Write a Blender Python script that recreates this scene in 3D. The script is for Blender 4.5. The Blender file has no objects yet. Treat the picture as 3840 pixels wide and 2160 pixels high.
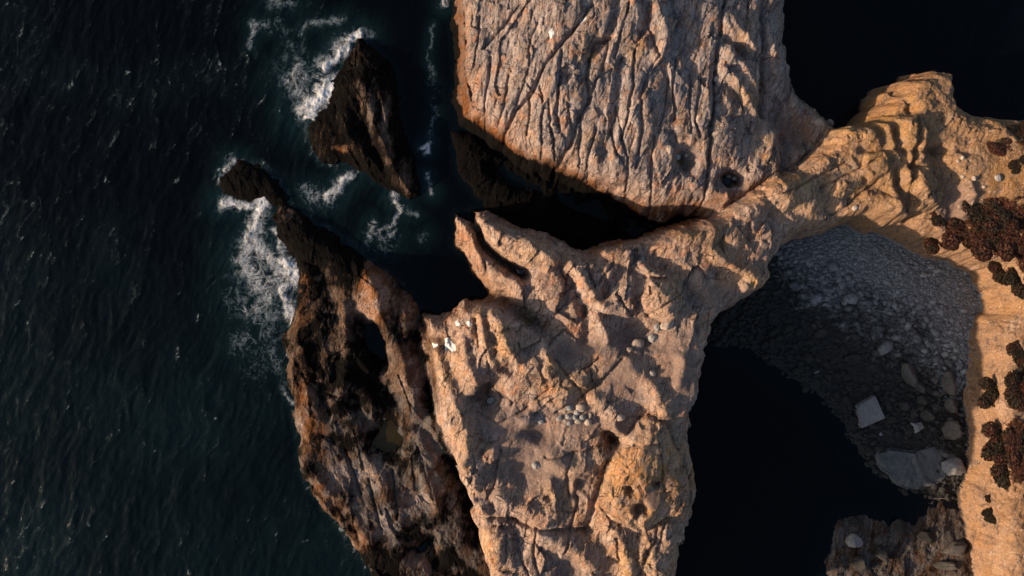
import bpy, bmesh, math, random
import numpy as np
from mathutils import Vector, Matrix, Euler

# ------------------------------------------------------------------ camera, sky, sun, exposure
SC = bpy.context.scene
H = 115.0                      # drone height above the water (m)
W = 160.0                      # width of water the frame covers (m)
cam_d = bpy.data.cameras.new('camera')
cam_d.sensor_width = 36.0
cam_d.lens = 36.0 * H / W
cam_d.clip_start = 1.0
cam_d.clip_end = 30000.0
cam = bpy.data.objects.new('camera', cam_d)
cam.location = (0, 0, H)
SC.collection.objects.link(cam)
SC.camera = cam

SUN_EL = math.radians(14.3)
SUN_DIR2 = (-0.968, -0.25)     # the sun stands over the sea, left and a little below
az = math.atan2(SUN_DIR2[0], SUN_DIR2[1])
sun_vec = Vector((math.sin(az) * math.cos(SUN_EL), math.cos(az) * math.cos(SUN_EL), math.sin(SUN_EL)))
world = bpy.data.worlds.new('World')
SC.world = world
world.use_nodes = True
wn = world.node_tree
bg = wn.nodes['Background']
sky = wn.nodes.new('ShaderNodeTexSky')
sky.sky_type = 'NISHITA'
sky.sun_disc = False
sky.sun_elevation = SUN_EL
sky.sun_rotation = az
sky.air_density = 1.0
sky.dust_density = 2.0
wn.links.new(sky.outputs[0], bg.inputs[0])
bg.inputs[1].default_value = 0.10
sd = bpy.data.lights.new('sun', 'SUN')
sd.energy = 4.7
sd.angle = math.radians(0.9)
sd.color = (1.0, 0.74, 0.50)
sun = bpy.data.objects.new('sun', sd)
sun.rotation_euler = sun_vec.to_track_quat('Z', 'Y').to_euler()
SC.collection.objects.link(sun)
SC.view_settings.view_transform = 'Standard'
SC.view_settings.look = 'None'
SC.view_settings.gamma = 1.0
SC.view_settings.exposure = 0.72

rng = np.random.default_rng(7)
random.seed(7)
K = W / 2576.0


def pw(p, q, z=0.0):
    """photo position (2576 x 1449 units) of a point at height z -> ground metres"""
    f = K * (H - z) / H
    return ((p - 1288.0) * f, -(q - 724.5) * f)


# ------------------------------------------------------------------ numpy noise
def _hash(ix, iy, s):
    h = (ix.astype(np.int64) * 374761393 + iy.astype(np.int64) * 668265263 + s * 1442695041) & 0xFFFFFFFF
    h = ((h ^ (h >> 13)) * 1274126177) & 0xFFFFFFFF
    h = ((h ^ (h >> 16)) * 2246822519) & 0xFFFFFFFF
    return ((h ^ (h >> 15)) & 0xFFFFFF).astype(np.float32) / 16777216.0


def vnoise(x, y, s=0):
    ix = np.floor(x); iy = np.floor(y)
    fx = (x - ix).astype(np.float32); fy = (y - iy).astype(np.float32)
    ux = fx * fx * fx * (fx * (fx * 6 - 15) + 10); uy = fy * fy * fy * (fy * (fy * 6 - 15) + 10)
    r = np.zeros_like(fx)
    for dx in (0, 1):
        for dy in (0, 1):
            a = _hash(ix + dx, iy + dy, s) * 6.2831853
            g = np.cos(a) * (fx - dx) + np.sin(a) * (fy - dy)
            r += g * (ux if dx else 1 - ux) * (uy if dy else 1 - uy)
    return r * 1.5


def fbm(x, y, o=4, s=0, gain=0.5):
    a = 1.0; t = 0; n = 0
    for k in range(o):
        t = t + a * vnoise(x, y, s + k * 17); n += a
        a *= gain
        x = x * 2.03 + 5.2; y = y * 2.03 + 1.7
    return t / n


def ridged(x, y, o=4, s=0, gain=0.55):
    a = 1.0; t = 0; n = 0
    for k in range(o):
        t = t + a * (1 - np.abs(vnoise(x, y, s + k * 13)) * 2.0); n += a
        a *= gain
        x = x * 2.07 + 3.1; y = y * 2.07 + 8.3
    return t / n


def worley(x, y, s=0):
    """F2-F1 and a random tilted facet height for each cell"""
    ix = np.floor(x); iy = np.floor(y)
    f1 = np.full(x.shape, 9.0, np.float32); f2 = f1.copy(); fac = np.zeros_like(f1)
    for dx in (-1, 0, 1):
        for dy in (-1, 0, 1):
            cx = ix + dx; cy = iy + dy
            rx = (x - cx - _hash(cx, cy, s)).astype(np.float32)
            ry = (y - cy - _hash(cx, cy, s + 1)).astype(np.float32)
            d = np.sqrt(rx * rx + ry * ry)
            h = (_hash(cx, cy, s + 2) - .5) * 1.1 + rx * (_hash(cx, cy, s + 3) - .5) * 1.8 + ry * (_hash(cx, cy, s + 4) - .5) * 1.2
            new = d < f1
            f2 = np.where(new, f1, np.minimum(f2, d))
            fac = np.where(new, h, fac)
            f1 = np.where(new, d, f1)
    return f2 - f1, fac


def ss(a, b, x):
    t = np.clip((x - a) / (b - a), 0, 1)
    return t * t * (3 - 2 * t)


# ------------------------------------------------------------------ grid and distance fields
G = 0.12
X0, X1, Y0, Y1 = -52.0, 112.0, -56.0, 56.0
xs = np.arange(X0, X1, G, dtype=np.float32); ys = np.arange(Y0, Y1, G, dtype=np.float32)
X, Y = np.meshgrid(xs, ys)                    # rows = y
CG = 0.5
cxs = np.arange(X0 - 4, X1 + 4, CG); cys = np.arange(Y0 - 4, Y1 + 4, CG)
CX, CY = np.meshgrid(cxs, cys)
WX = X + 1.1 * fbm(X / 5.5, Y / 5.5, 3, 301) + 0.45 * fbm(X / 1.5, Y / 1.5, 3, 305)
WY = Y + 1.1 * fbm(X / 5.5, Y / 5.5, 3, 311) + 0.45 * fbm(X / 1.5, Y / 1.5, 3, 315)
SX = X + 0.3 * fbm(X / 4, Y / 4, 2, 321) + 0.12 * fbm(X / 0.9, Y / 0.9, 2, 325)     # gentler warp for cracks
SY = Y + 0.3 * fbm(X / 4, Y / 4, 2, 331) + 0.12 * fbm(X / 0.9, Y / 0.9, 2, 335)


def coarse_sample(C, x, y):
    u = np.clip((x - cxs[0]) / CG, 0, len(cxs) - 1.001); v = np.clip((y - cys[0]) / CG, 0, len(cys) - 1.001)
    i = u.astype(np.int32); j = v.astype(np.int32); fu = (u - i).astype(np.float32); fv = (v - j).astype(np.float32)
    return (C[j, i] * (1 - fu) + C[j, i + 1] * fu) * (1 - fv) + (C[j + 1, i] * (1 - fu) + C[j + 1, i + 1] * fu) * fv


def seg_dist(px, py, ax, ay, bx, by):
    dx, dy = bx - ax, by - ay
    t = np.clip(((px - ax) * dx + (py - ay) * dy) / (dx * dx + dy * dy + 1e-9), 0, 1)
    return np.hypot(px - ax - t * dx, py - ay - t * dy)


def poly_coarse(pts, z):
    P = [pw(a, b, z) for a, b in pts]
    d = np.full(CX.shape, 1e9); inside = np.zeros(CX.shape, bool)
    for k in range(len(P)):
        ax, ay = P[k]; bx, by = P[(k + 1) % len(P)]
        d = np.minimum(d, seg_dist(CX, CY, ax, ay, bx, by))
        if ay != by:
            c = ((ay > CY) != (by > CY)) & (CX < (bx - ax) * (CY - ay) / (by - ay) + ax)
            inside ^= c
    return np.where(inside, d, -d).astype(np.float32)


def poly(pts, z=0.0, gentle=False):
    C = poly_coarse(pts, z)
    return coarse_sample(C, SX if gentle else WX, SY if gentle else WY)


def stroke_window(pts, z, pad):
    P = [pw(a, b, z) for a, b in pts]
    x0 = min(p[0] for p in P) - pad; x1 = max(p[0] for p in P) + pad
    y0 = min(p[1] for p in P) - pad; y1 = max(p[1] for p in P) + pad
    i0 = max(0, int((x0 - X0) / G)); i1 = min(len(xs), int((x1 - X0) / G) + 1)
    j0 = max(0, int((y0 - Y0) / G)); j1 = min(len(ys), int((y1 - Y0) / G) + 1)
    return P, slice(j0, j1), slice(i0, i1)


def stroke(field, pts, amp, w, z=10.0, sx=SX, sy=SY, power=2.0):
    P, J, I = stroke_window(pts, z, w * 3 + 1.5)
    if J.stop <= J.start or I.stop <= I.start:
        return
    x = sx[J, I]; y = sy[J, I]
    d = np.full(x.shape, 1e9)
    for k in range(len(P) - 1):
        d = np.minimum(d, seg_dist(x, y, *P[k], *P[k + 1]))
    field[J, I] += amp * np.exp(-(d / w) ** power)


def blob(field, p, q, rp, rq, amp, z=10.0, rot=0.0, power=2.0):
    R = max(rp, rq)
    P, J, I = stroke_window([(p - R * 2.2, q), (p + R * 2.2, q), (p, q - R * 2.2), (p, q + R * 2.2)], z, 1.5)
    if J.stop <= J.start or I.stop <= I.start:
        return
    cx, cy = pw(p, q, z)
    x = WX[J, I] - cx; y = WY[J, I] - cy
    c, s = math.cos(rot), math.sin(rot)
    u = (x * c + y * s) / (rp * K); v = (-x * s + y * c) / (rq * K)
    field[J, I] += amp * np.exp(-np.power(u * u + v * v, power / 2))


# ------------------------------------------------------------------ traced outlines (photo units)
OUTCROP = [(1128, -140), (1136, -30), (1141, 60), (1143, 130), (1148, 200), (1146, 245), (1160, 290), (1190, 325), (1232, 348), (1262, 368), (1292, 408),
           (1330, 425), (1380, 440), (1420, 450), (1450, 470), (1490, 490), (1530, 500), (1570, 520), (1610, 546), (1650, 557), (1690, 556),
           (1735, 548), (1790, 572), (1850, 560), (1920, 530), (2010, 470), (2070, 400), (2116, 340), (2104, 302), (2070, 294), (2038, 266), (2014, 243),
           (1992, 212), (1978, 170), (1972, 120), (1970, 60), (1968, -30), (1985, -140)]
HEADLAND = [(1060, 795), (1110, 790), (1150, 770), (1188, 745), (1218, 738), (1205, 700), (1188, 668), (1170, 632), (1141, 607), (1137, 588), (1146, 538),
            (1166, 550), (1190, 528), (1226, 526), (1250, 540), (1300, 563), (1350, 585), (1400, 608), (1450, 626), (1470, 636), (1520, 615), (1600, 590),
            (1650, 576), (1690, 566), (1740, 557), (1800, 525), (1890, 460), (1985, 402), (2055, 340), (2108, 320), (2150, 310), (2190, 270), (2205, 240),
            (2232, 210), (2270, 195), (2300, 188), (2335, 205), (2400, 400), (2300, 560), (2170, 588), (2125, 568), (2090, 577), (2050, 601),
            (2000, 606), (1960, 622), (1926, 650), (1912, 672), (1922, 701), (1900, 729), (1832, 772), (1792, 792), (1772, 820), (1757, 862), (1742, 910),
            (1727, 960), (1720, 1010), (1714, 1060), (1726, 1110), (1722, 1160), (1722, 1250), (1706, 1300), (1692, 1350), (1682, 1400), (1664, 1450),
            (1620, 1430), (1590, 1440), (1580, 1600), (1280, 1600), (1240, 1450), (1222, 1400), (1206, 1350), (1212, 1325), (1180, 1298), (1192, 1268), (1160, 1232),
            (1164, 1205), (1142, 1180), (1146, 1155), (1126, 1135), (1118, 1095), (1100, 1060), (1098, 1020), (1080, 1000), (1084, 960), (1070, 925), (1076, 890), (1058, 865), (1066, 830)]
SHELF = [(692, 505), (684, 540), (710, 600), (745, 650), (750, 700), (745, 760), (735, 800), (712, 850), (725, 900), (727, 960), (738, 1020), (752, 1080),
         (750, 1180), (790, 1240), (832, 1300), (890, 1360), (920, 1420), (945, 1460), (1000, 1600), (1300, 1600), (1300, 1200), (1160, 1000), (1110, 800),
         (1062, 795), (1040, 760), (1000, 712), (960, 682), (900, 642), (850, 600), (800, 572), (760, 542), (720, 522)]
STACK = [(895, 100), (950, 128), (982, 170), (1000, 260), (1018, 350), (1045, 430), (1052, 490), (1022, 500), (985, 472), (925, 435), (865, 412),
         (815, 402), (786, 374), (778, 334), (794, 300), (826, 260), (832, 205), (862, 160)]
ROUND = [(572, 420), (600, 405), (650, 418), (690, 450), (712, 500), (695, 520), (655, 492), (600, 502), (562, 492), (555, 450)]
REEF = [(1140, 330), (1180, 335), (1290, 405), (1400, 448), (1560, 518), (1640, 560), (1700, 570), (1600, 600), (1500, 625), (1430, 625), (1330, 580), (1240, 530),
        (1190, 470), (1150, 430)]
MAINLAND = [(2060, 400), (2190, 280), (2205, 240), (2232, 206), (2270, 188), (2302, 172), (2322, 204), (2338, 240), (2372, 268), (2432, 290), (2490, 300),
            (2520, 310), (2590, 345), (2700, 330), (3300, 330), (3300, 1750), (2440, 1750), (2438, 1450), (2434, 1360), (2428, 1300), (2424, 1240), (2434, 1180),
            (2430, 1080), (2424, 1020), (2420, 960), (2424, 900), (2430, 850), (2440, 800), (2452, 745), (2425, 690), (2380, 660), (2330, 655),
            (2290, 640), (2230, 606), (2170, 590), (2100, 560)]
MAINLAND = [(1288 + (p - 1288) * .968, 724.5 + (q - 724.5) * .968) if q < 350 and p > 2150 else (p, q) for p, q in MAINLAND]
COVE = [(1700, 640), (1925, 600), (2125, 520), (2300, 560), (2500, 640), (2560, 800), (2500, 1750), (2330, 1600), (2090, 1500), (2095, 1400), (2118, 1312),
        (2210, 1296), (2300, 1275), (2200, 1190), (2150, 1100), (2110, 1020), (2050, 965), (1960, 905), (1870, 868), (1780, 850)]

sd_out = poly(OUTCROP, 3.0); sd_head = poly(HEADLAND, 3.5); sd_shelf = poly(SHELF, 1); sd_stack = poly(STACK, 1)
sd_round = poly(ROUND, 0.5); sd_reef = poly(REEF, 0.5); sd_main = poly(MAINLAND, 1.5); sd_cove = poly(COVE, 0)


def rise(sdv, top, w, low=-5.0, lip=0.0):
    s = np.clip((sdv + lip) / w, 0, 1)
    up = 1 - (1 - s) ** 2.2
    return np.where(sdv + lip > 0, top * up, np.maximum(low, (sdv + lip) * 2.2))


def idw(ctrl, z=10):
    num = 0; den = 0
    for p, q, h in ctrl:
        cx, cy = pw(p, q, z)
        w = 1 / ((CX - cx) ** 2 + (CY - cy) ** 2 + 6.0) ** 1.3
        num = num + w * h; den = den + w
    return coarse_sample((num / den).astype(np.float32), WX, WY)


top_out = idw([(1200, 60, 8), (1180, 220, 7.5), (1260, 320, 8.5), (1450, 30, 13), (1420, 200, 12.5), (1400, 380, 10), (1600, 40, 13.5), (1600, 250, 12.5), (1580, 440, 10),
               (1700, 520, 8.5), (1800, 60, 13), (1800, 300, 12), (1780, 480, 9.5), (1890, 60, 12), (1890, 200, 11.5), (1945, 60, 9.5), (1945, 200, 8.5), (1970, 290, 7), (2040, 330, 6), (1930, 330, 9.5), (1930, 420, 10), (1990, 390, 8)])
top_head = idw([(1160, 570, 5), (1180, 640, 6.5), (1230, 700, 7), (1260, 560, 6), (1330, 610, 7.5), (1400, 660, 9.5), (1090, 830, 5.0), (1200, 790, 10), (1100, 920, 5.5),
                (1250, 880, 11.5), (1380, 780, 9.5), (1500, 680, 11), (1520, 800, 11.5), (1640, 720, 12), (1640, 620, 10), (1750, 620, 11), (1730, 740, 12), (1830, 720, 11.5),
                (1600, 860, 11), (1710, 880, 13.2), (1400, 930, 11.5), (1550, 960, 12), (1690, 1000, 13), (1115, 1020, 7), (1165, 1120, 9.5), (1240, 1010, 9.8),
                (1330, 1080, 10.5), (1450, 1060, 11.5), (1320, 1170, 10.5), (1190, 1220, 10), (1250, 1320, 9.5), (1440, 1200, 11.5), (1420, 1350, 11), (1600, 1150, 13),
                (1680, 1200, 12.5), (1600, 1260, 13), (1640, 1360, 12), (1500, 1420, 10.5), (1880, 640, 10.5), (1880, 560, 11.5), (2000, 500, 12), (2000, 580, 9.5), (2100, 440, 12.5),
                (2200, 360, 13), (2290, 230, 12), (2260, 500, 13)])
top_main = idw([(2200, 480, 12), (2200, 360, 13), (2290, 230, 11), (2350, 270, 10.5), (2380, 310, 13), (2400, 420, 14.8), (2330, 340, 13.6), (2300, 560, 9), (2420, 580, 11.5), (2520, 450, 16), (2540, 640, 11),
                (2570, 800, 9.5), (2560, 950, 9), (2540, 1100, 8), (2560, 1300, 8.5), (2540, 1450, 9), (2700, 900, 12), (2700, 500, 18), (2700, 1300, 11), (3000, 900, 15)])
top_shelf = idw([(700, 540, .9), (760, 640, 1.3), (780, 760, 1.8), (780, 900, 2.2), (860, 830, 2.6), (860, 960, 3.2), (850, 1100, 3.0), (940, 720, 3.4), (970, 780, 4), (1030, 850, 5.4),
                 (1050, 950, 5.6), (960, 1000, 3.2), (1000, 1150, 3.2), (1095, 1120, 5.6), (850, 1230, 2.6), (950, 1300, 3), (1100, 1280, 2.6), (1160, 1380, 1.5), (960, 1430, 2),
                 (1080, 1430, 1.6), (900, 620, .7), (960, 660, .9)], 2)

z_out = rise(sd_out, top_out, 5.0, lip=.4)
z_head = rise(sd_head, top_head * (1.22 - .22 * ss(1880, 2120, X / (K * .9) + 1288)), 3.2, lip=.5)
z_main = rise(sd_main, top_main, 3.6, lip=.3)
z_shelf = rise(sd_shelf, top_shelf, 2.6, lip=.3)
z_stack = rise(sd_stack, 1.9, 6.0, lip=.3)
z_round = rise(sd_round, .9, 3.0, lip=.3)
z_reef = rise(sd_reef, 0.75, 3.0, lip=.2)
cx_, cy_ = pw(2330, 690)
beach_h = idw([(1920, 690, 1.3), (2000, 640, 1.9), (2125, 590, 2.9), (2250, 660, 2.6), (2400, 720, 2.4), (2410, 850, 2.1), (2050, 740, 1.6), (2150, 800, 1.4), (2260, 850, 1.5),
               (1800, 840, .0), (1870, 800, .4), (1900, 860, .1), (2000, 880, .35), (2100, 950, .35), (2150, 1040, .35), (2280, 1000, .8), (2390, 960, 1.7), (2390, 1080, 1.6),
               (2250, 1090, .6), (2300, 1180, .5), (2400, 1180, 1.2), (2300, 1270, -.8), (2420, 1265, -.6), (2200, 1250, -1.2), (2150, 1350, .6), (2300, 1380, .9), (2400, 1380, 1.8),
               (2250, 1450, 1.0), (2420, 1440, 2.4)], 0)
z_cove = np.where(sd_cove > 0, beach_h, beach_h + sd_cove * .6)
z_cove = np.where(sd_cove < -6, -5, z_cove)

ZS = np.stack([z_out, z_head, z_main, z_shelf, z_stack, z_round, z_reef, z_cove])
NAMES = ['outcrop', 'headland', 'mainland', 'shelf', 'stack', 'round', 'reef', 'cove']
Z = ZS.max(0)
LAB = ZS.argmax(0)
# the neck between headland and mainland: a clean hand-over line
cxp, _ = pw(2180, 400, 12)
LAB = np.where((LAB == 2) & (X < cxp + .25 * (Y - 20)), 1, LAB)
LAB = np.where((LAB == 1) & (X >= cxp + .25 * (Y - 20)), 2, LAB)
del ZS
PX = X / (K * .985) + 1288; PY = 724.5 - Y / (K * .985)
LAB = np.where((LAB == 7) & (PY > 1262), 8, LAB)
inland = np.clip(np.maximum.reduce([sd_out, sd_head, sd_main]), 0, 3) / 3
inland = inland * (np.maximum(np.maximum(z_out, z_head), z_main) > 3)

# ------------------------------------------------------------------ relief: hand traced blocks, ridges, gullies, cracks
F = np.zeros_like(X)
for pts, a, w in [
    ([(1617, 700), (1690, 713), (1707, 737), (1700, 770), (1683, 803), (1657, 813), (1623, 790), (1600, 756)], 1.7, .9),
    ([(1593, 656), (1607, 648), (1645, 678), (1690, 708), (1640, 700), (1612, 690)], 1.1, .8),
    ([(1537, 730), (1587, 683), (1593, 716), (1593, 770), (1573, 803), (1507, 790), (1497, 770)], 1.1, 1.0),
    ([(1357, 926), (1377, 886), (1402, 916), (1387, 948), (1368, 948)], 1.3, .7),
    ([(1362, 1004), (1385, 965), (1430, 935), (1480, 918), (1480, 970), (1420, 1030), (1390, 1030)], .8, .8),
    ([(1562, 1090), (1613, 1028), (1661, 1055), (1675, 1096), (1702, 1158), (1716, 1192), (1716, 1244), (1688, 1271), (1654, 1278), (1634, 1295), (1596, 1316),
      (1486, 1261), (1510, 1199), (1527, 1144)], 1.7, 1.0),
    ([(1596, 1322), (1654, 1280), (1688, 1297), (1688, 1347), (1671, 1398), (1668, 1425), (1647, 1446), (1620, 1425), (1593, 1398)], .9, .8),
    ([(1860, 690), (1905, 682), (1915, 700), (1895, 722), (1850, 745), (1840, 715)], 1.2, .8),
    ([(1910, 480), (1960, 440), (1985, 470), (1990, 520), (1950, 540), (1920, 520)], 1.0, 1.2),
    ([(2160, 390), (2210, 380), (2220, 440), (2180, 465), (2150, 440)], 1.0, 1.2),
    ([(2240, 300), (2290, 290), (2320, 340), (2310, 420), (2270, 420), (2250, 360)], 1.0, 1.3),
    ([(2250, 430), (2320, 420), (2350, 470), (2310, 500), (2270, 490)], .8, 1.2),
    ([(1200, 560), (1225, 532), (1300, 568), (1380, 615), (1420, 650), (1380, 690), (1310, 662), (1235, 620)], 1.4, 1.0),
    ([(1225, 1120), (1255, 1105), (1258, 1150), (1235, 1165), (1210, 1150)], .7, .6),
    ([(1225, 1340), (1245, 1325), (1290, 1330), (1300, 1420), (1240, 1430), (1219, 1385)], .9, .9),
]:
    d_ = poly(pts, 11, True)
    F += a * (.75 * ss(-.1, w * .5, d_) + .75 * ss(-.1, w * 2.4, d_))      # steep rim, domed top
RIDGES = [   # points
    ([(1110, 860), (1150, 900), (1180, 960), (1205, 1000)], .9, 1.6), ([(1290, 960), (1330, 940), (1370, 880)], .8, 1.3), ([(1130, 1050), (1160, 1090), (1178, 1150), (1190, 1200)], 1.0, 1.5),
    ([(1255, 1050), (1300, 1040), (1330, 1055)], .8, 1.0), ([(1490, 990), (1530, 1030), (1540, 1070)], .8, 1.2), ([(1580, 920), (1630, 960), (1650, 1020)], .9, 1.4), ([(1390, 1150), (1440, 1170), (1500, 1150)], .8, 1.2),
    ([(1260, 1240), (1300, 1270), (1370, 1285)], .8, 1.2), ([(1350, 1330), (1420, 1350), (1480, 1400)], .9, 1.5), ([(1530, 1300), (1560, 1360), (1570, 1420)], 1.0, 1.3), ([(1700, 900), (1690, 950)], .7, 1.0),
    ([(1660, 620), (1720, 600), (1780, 590)], .8, 1.1), ([(1790, 640), (1840, 680), (1870, 690)], 1.0, 1.1), ([(1310, 590), (1370, 630), (1410, 660)], .7, .9),  # points, height, half width (m)
    ([(1247, 790), (1260, 830), (1280, 863), (1296, 900)], 1.3, 1.1), ([(1433, 670), (1473, 723), (1503, 763)], 1.0, .9), ([(1490, 790), (1513, 823), (1522, 853)], .9, .7),
    ([(1151, 1021), (1175, 1072), (1185, 1124)], 1.0, .9), ([(1161, 1165), (1154, 1213), (1185, 1254), (1226, 1292)], .7, .8), ([(1090, 890), (1120, 960), (1150, 1020)], .9, 1.0),
    ([(1165, 850), (1180, 920), (1200, 960)], .6, .7), ([(1210, 790), (1220, 850), (1230, 900)], .6, .6),
    ([(1840, 57), (1877, 103), (1897, 130)], .9, .7), ([(1823, 177), (1860, 217), (1903, 280)], 1.1, .7), ([(1828, 133), (1870, 170), (1912, 235)], .9, .8),
    ([(1935, 60), (1945, 110), (1960, 180)], .8, .6), ([(1645, 40), (1665, 80), (1668, 130), (1650, 150)], 1.0, .8), ([(1800, 230), (1850, 270), (1910, 290)], .6, 1.),
    ([(1960, 330), (1950, 380), (1970, 420)], .8, 1.), ([(1720, 430), (1760, 460), (1830, 490)], .4, .8),
    ([(1840, 130), (1838, 95), (1815, 60)], .5, .8),
    ([(2225, 380), (2235, 450), (2240, 540)], .9, .8), ([(2290, 470), (2330, 520), (2335, 590)], .7, .7), ([(2200, 250), (2160, 310), (2060, 370)], .8, .8),
    ([(2410, 470), (2425, 500), (2415, 545)], .8, .6), ([(2380, 300), (2430, 340), (2480, 340)], .8, 1.1), ([(2110, 470), (2050, 520), (1990, 560)], .5, 1.),
    ([(1440, 1210), (1470, 1240), (1400, 1280)], .4, .6), ([(1380, 1200), (1390, 1260)], .5, .8),
    ([(860, 770), (875, 850), (870, 930), (850, 1010)], .7, 1.), ([(760, 880), (770, 960), (790, 1040)], .6, 1.), ([(915, 680), (950, 740), (960, 800), (990, 860)], .8, 1.2),
    ([(1010, 870), (1030, 960), (1050, 1050)], .7, .9), ([(780, 1180), (850, 1270), (930, 1370)], .6, 1.0), ([(890, 1060), (950, 1200), (1010, 1330)], .5, 1.1),
    ([(1030, 1120), (1070, 1200), (1100, 1280)], .8, 1.0), ([(900, 200), (940, 300), (980, 400), (1010, 460)], .8, 1.1), ([(860, 280), (880, 350), (930, 410)], .6, 1.0),
    ([(945, 200), (965, 270), (985, 350)], .9, .8),
]
for pts, a, w in RIDGES:
    stroke(F, pts, a * (1.35 if 1062 < pts[0][0] < 1760 and pts[0][1] > 520 else 1), w, 3 if pts[0][0] < 1062 else 11)
GULLIES = [
    ([(1175, 530), (1197, 570), (1207, 603), (1230, 633), (1260, 656), (1293, 673), (1318, 688)], -4.2, .75),
    ([(1205, 738), (1237, 733), (1273, 746), (1307, 780), (1340, 803), (1357, 816)], -2.4, 1.5), ([(1180, 745), (1225, 738), (1270, 748)], -2.5, 1.4), ([(1375, 830), (1395, 842), (1410, 848), (1430, 880)], -.9, 1.6),
    ([(1407, 646), (1433, 703), (1457, 753), (1473, 790), (1467, 853)], -1.3, .9), ([(1550, 696), (1533, 723), (1507, 753), (1480, 780)], -1.0, .9),
    ([(1330, 700), (1345, 735), (1352, 765)], -.7, .8), ([(1310, 695), (1325, 735), (1335, 765)], -.5, .8),
    ([(1600, 650), (1640, 660), (1700, 700), (1725, 750)], -1.0, 1.2), ([(1460, 640), (1540, 660), (1590, 690)], -.9, 1.0),
    ([(1521, 1148), (1503, 1210), (1483, 1268), (1470, 1320)], -.9, .55), ([(1178, 1288), (1230, 1293), (1288, 1296), (1332, 1312), (1432, 1316), (1483, 1316)], -.9, .35),
    ([(1600, 1330), (1590, 1290), (1560, 1260)], -.5, .5),
    ([(1563, 160), (1553, 200), (1550, 267), (1540, 327), (1523, 367), (1520, 433), (1522, 490)], -1.1, .8), ([(1553, -60), (1553, 13), (1540, 73), (1533, 100), (1500, 130)], -1.2, .7),
    ([(1923, -60), (1917, 83), (1920, 167), (1920, 233), (1930, 283)], -1.6, .5), ([(1823, 110), (1870, 140), (1895, 147)], -1.5, .7), ([(1612, 15), (1622, 60), (1610, 90)], -1.4, .9),
    ([(1690, 20), (1690, 83), (1720, 140), (1737, 187)], -.8, .8), ([(1950, 250), (1990, 300), (2050, 345)], -2.0, 2.3), ([(1990, 340), (1990, 400), (1975, 430)], -1.4, .8),
    ([(1740, 562), (1800, 535), (1890, 485), (1985, 432), (2065, 372), (2100, 330)], -.7, .5), ([(1240, 395), (1300, 430), (1400, 470), (1550, 530), (1650, 575)], -1.2, 1.5),
    ([(2285, 311), (2279, 378), (2269, 444), (2265, 528)], -.9, .4), ([(2190, 320), (2215, 400), (2240, 470), (2262, 530)], -.8, .6), ([(2150, 385), (2280, 385), (2400, 390)], -.5, .5),
    ([(2340, 400), (2370, 470), (2390, 540), (2400, 600)], -1.1, 1.5), ([(2060, 480), (2090, 540)], -.9, 1.2), ([(2130, 500), (2160, 470), (2200, 480)], -.9, 1.2),
    ([(2275, 200), (2272, 250), (2280, 280)], -1.2, .7), ([(1800, 620), (1830, 660), (1790, 690)], -.8, 1.2), ([(1880, 600), (1920, 560), (1930, 520)], -.8, 1.2),
    ([(800, 680), (830, 740), (850, 800)], -.9, 1.2), ([(740, 900), (800, 960), (830, 1050)], -.5, .8), ([(890, 1000), (920, 1060), (960, 1120)], -.9, 1.1),
    ([(910, 950), (970, 980), (1000, 1010)], -1.2, 1.3), ([(1060, 1060), (1110, 1130), (1140, 1200)], -1.2, 1.0), ([(1120, 1200), (1165, 1290), (1195, 1400)], -1.6, 1.3),
    ([(840, 1260), (880, 1310), (900, 1360)], -1.0, .9), ([(1040, 1400), (1080, 1370), (1090, 1420)], -1.5, 1.1), ([(900, 250), (930, 350), (970, 430)], -.8, .8),
    ([(1045, 800), (1055, 880), (1072, 960), (1082, 1020)], -1.3, .7),
]
for pts, a, w in GULLIES:
    stroke(F, pts, a * (.75 if pts[0][1] < 420 and pts[0][0] < 1980 else 1), w, 2 if pts[0][0] < 1062 else 10)
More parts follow.
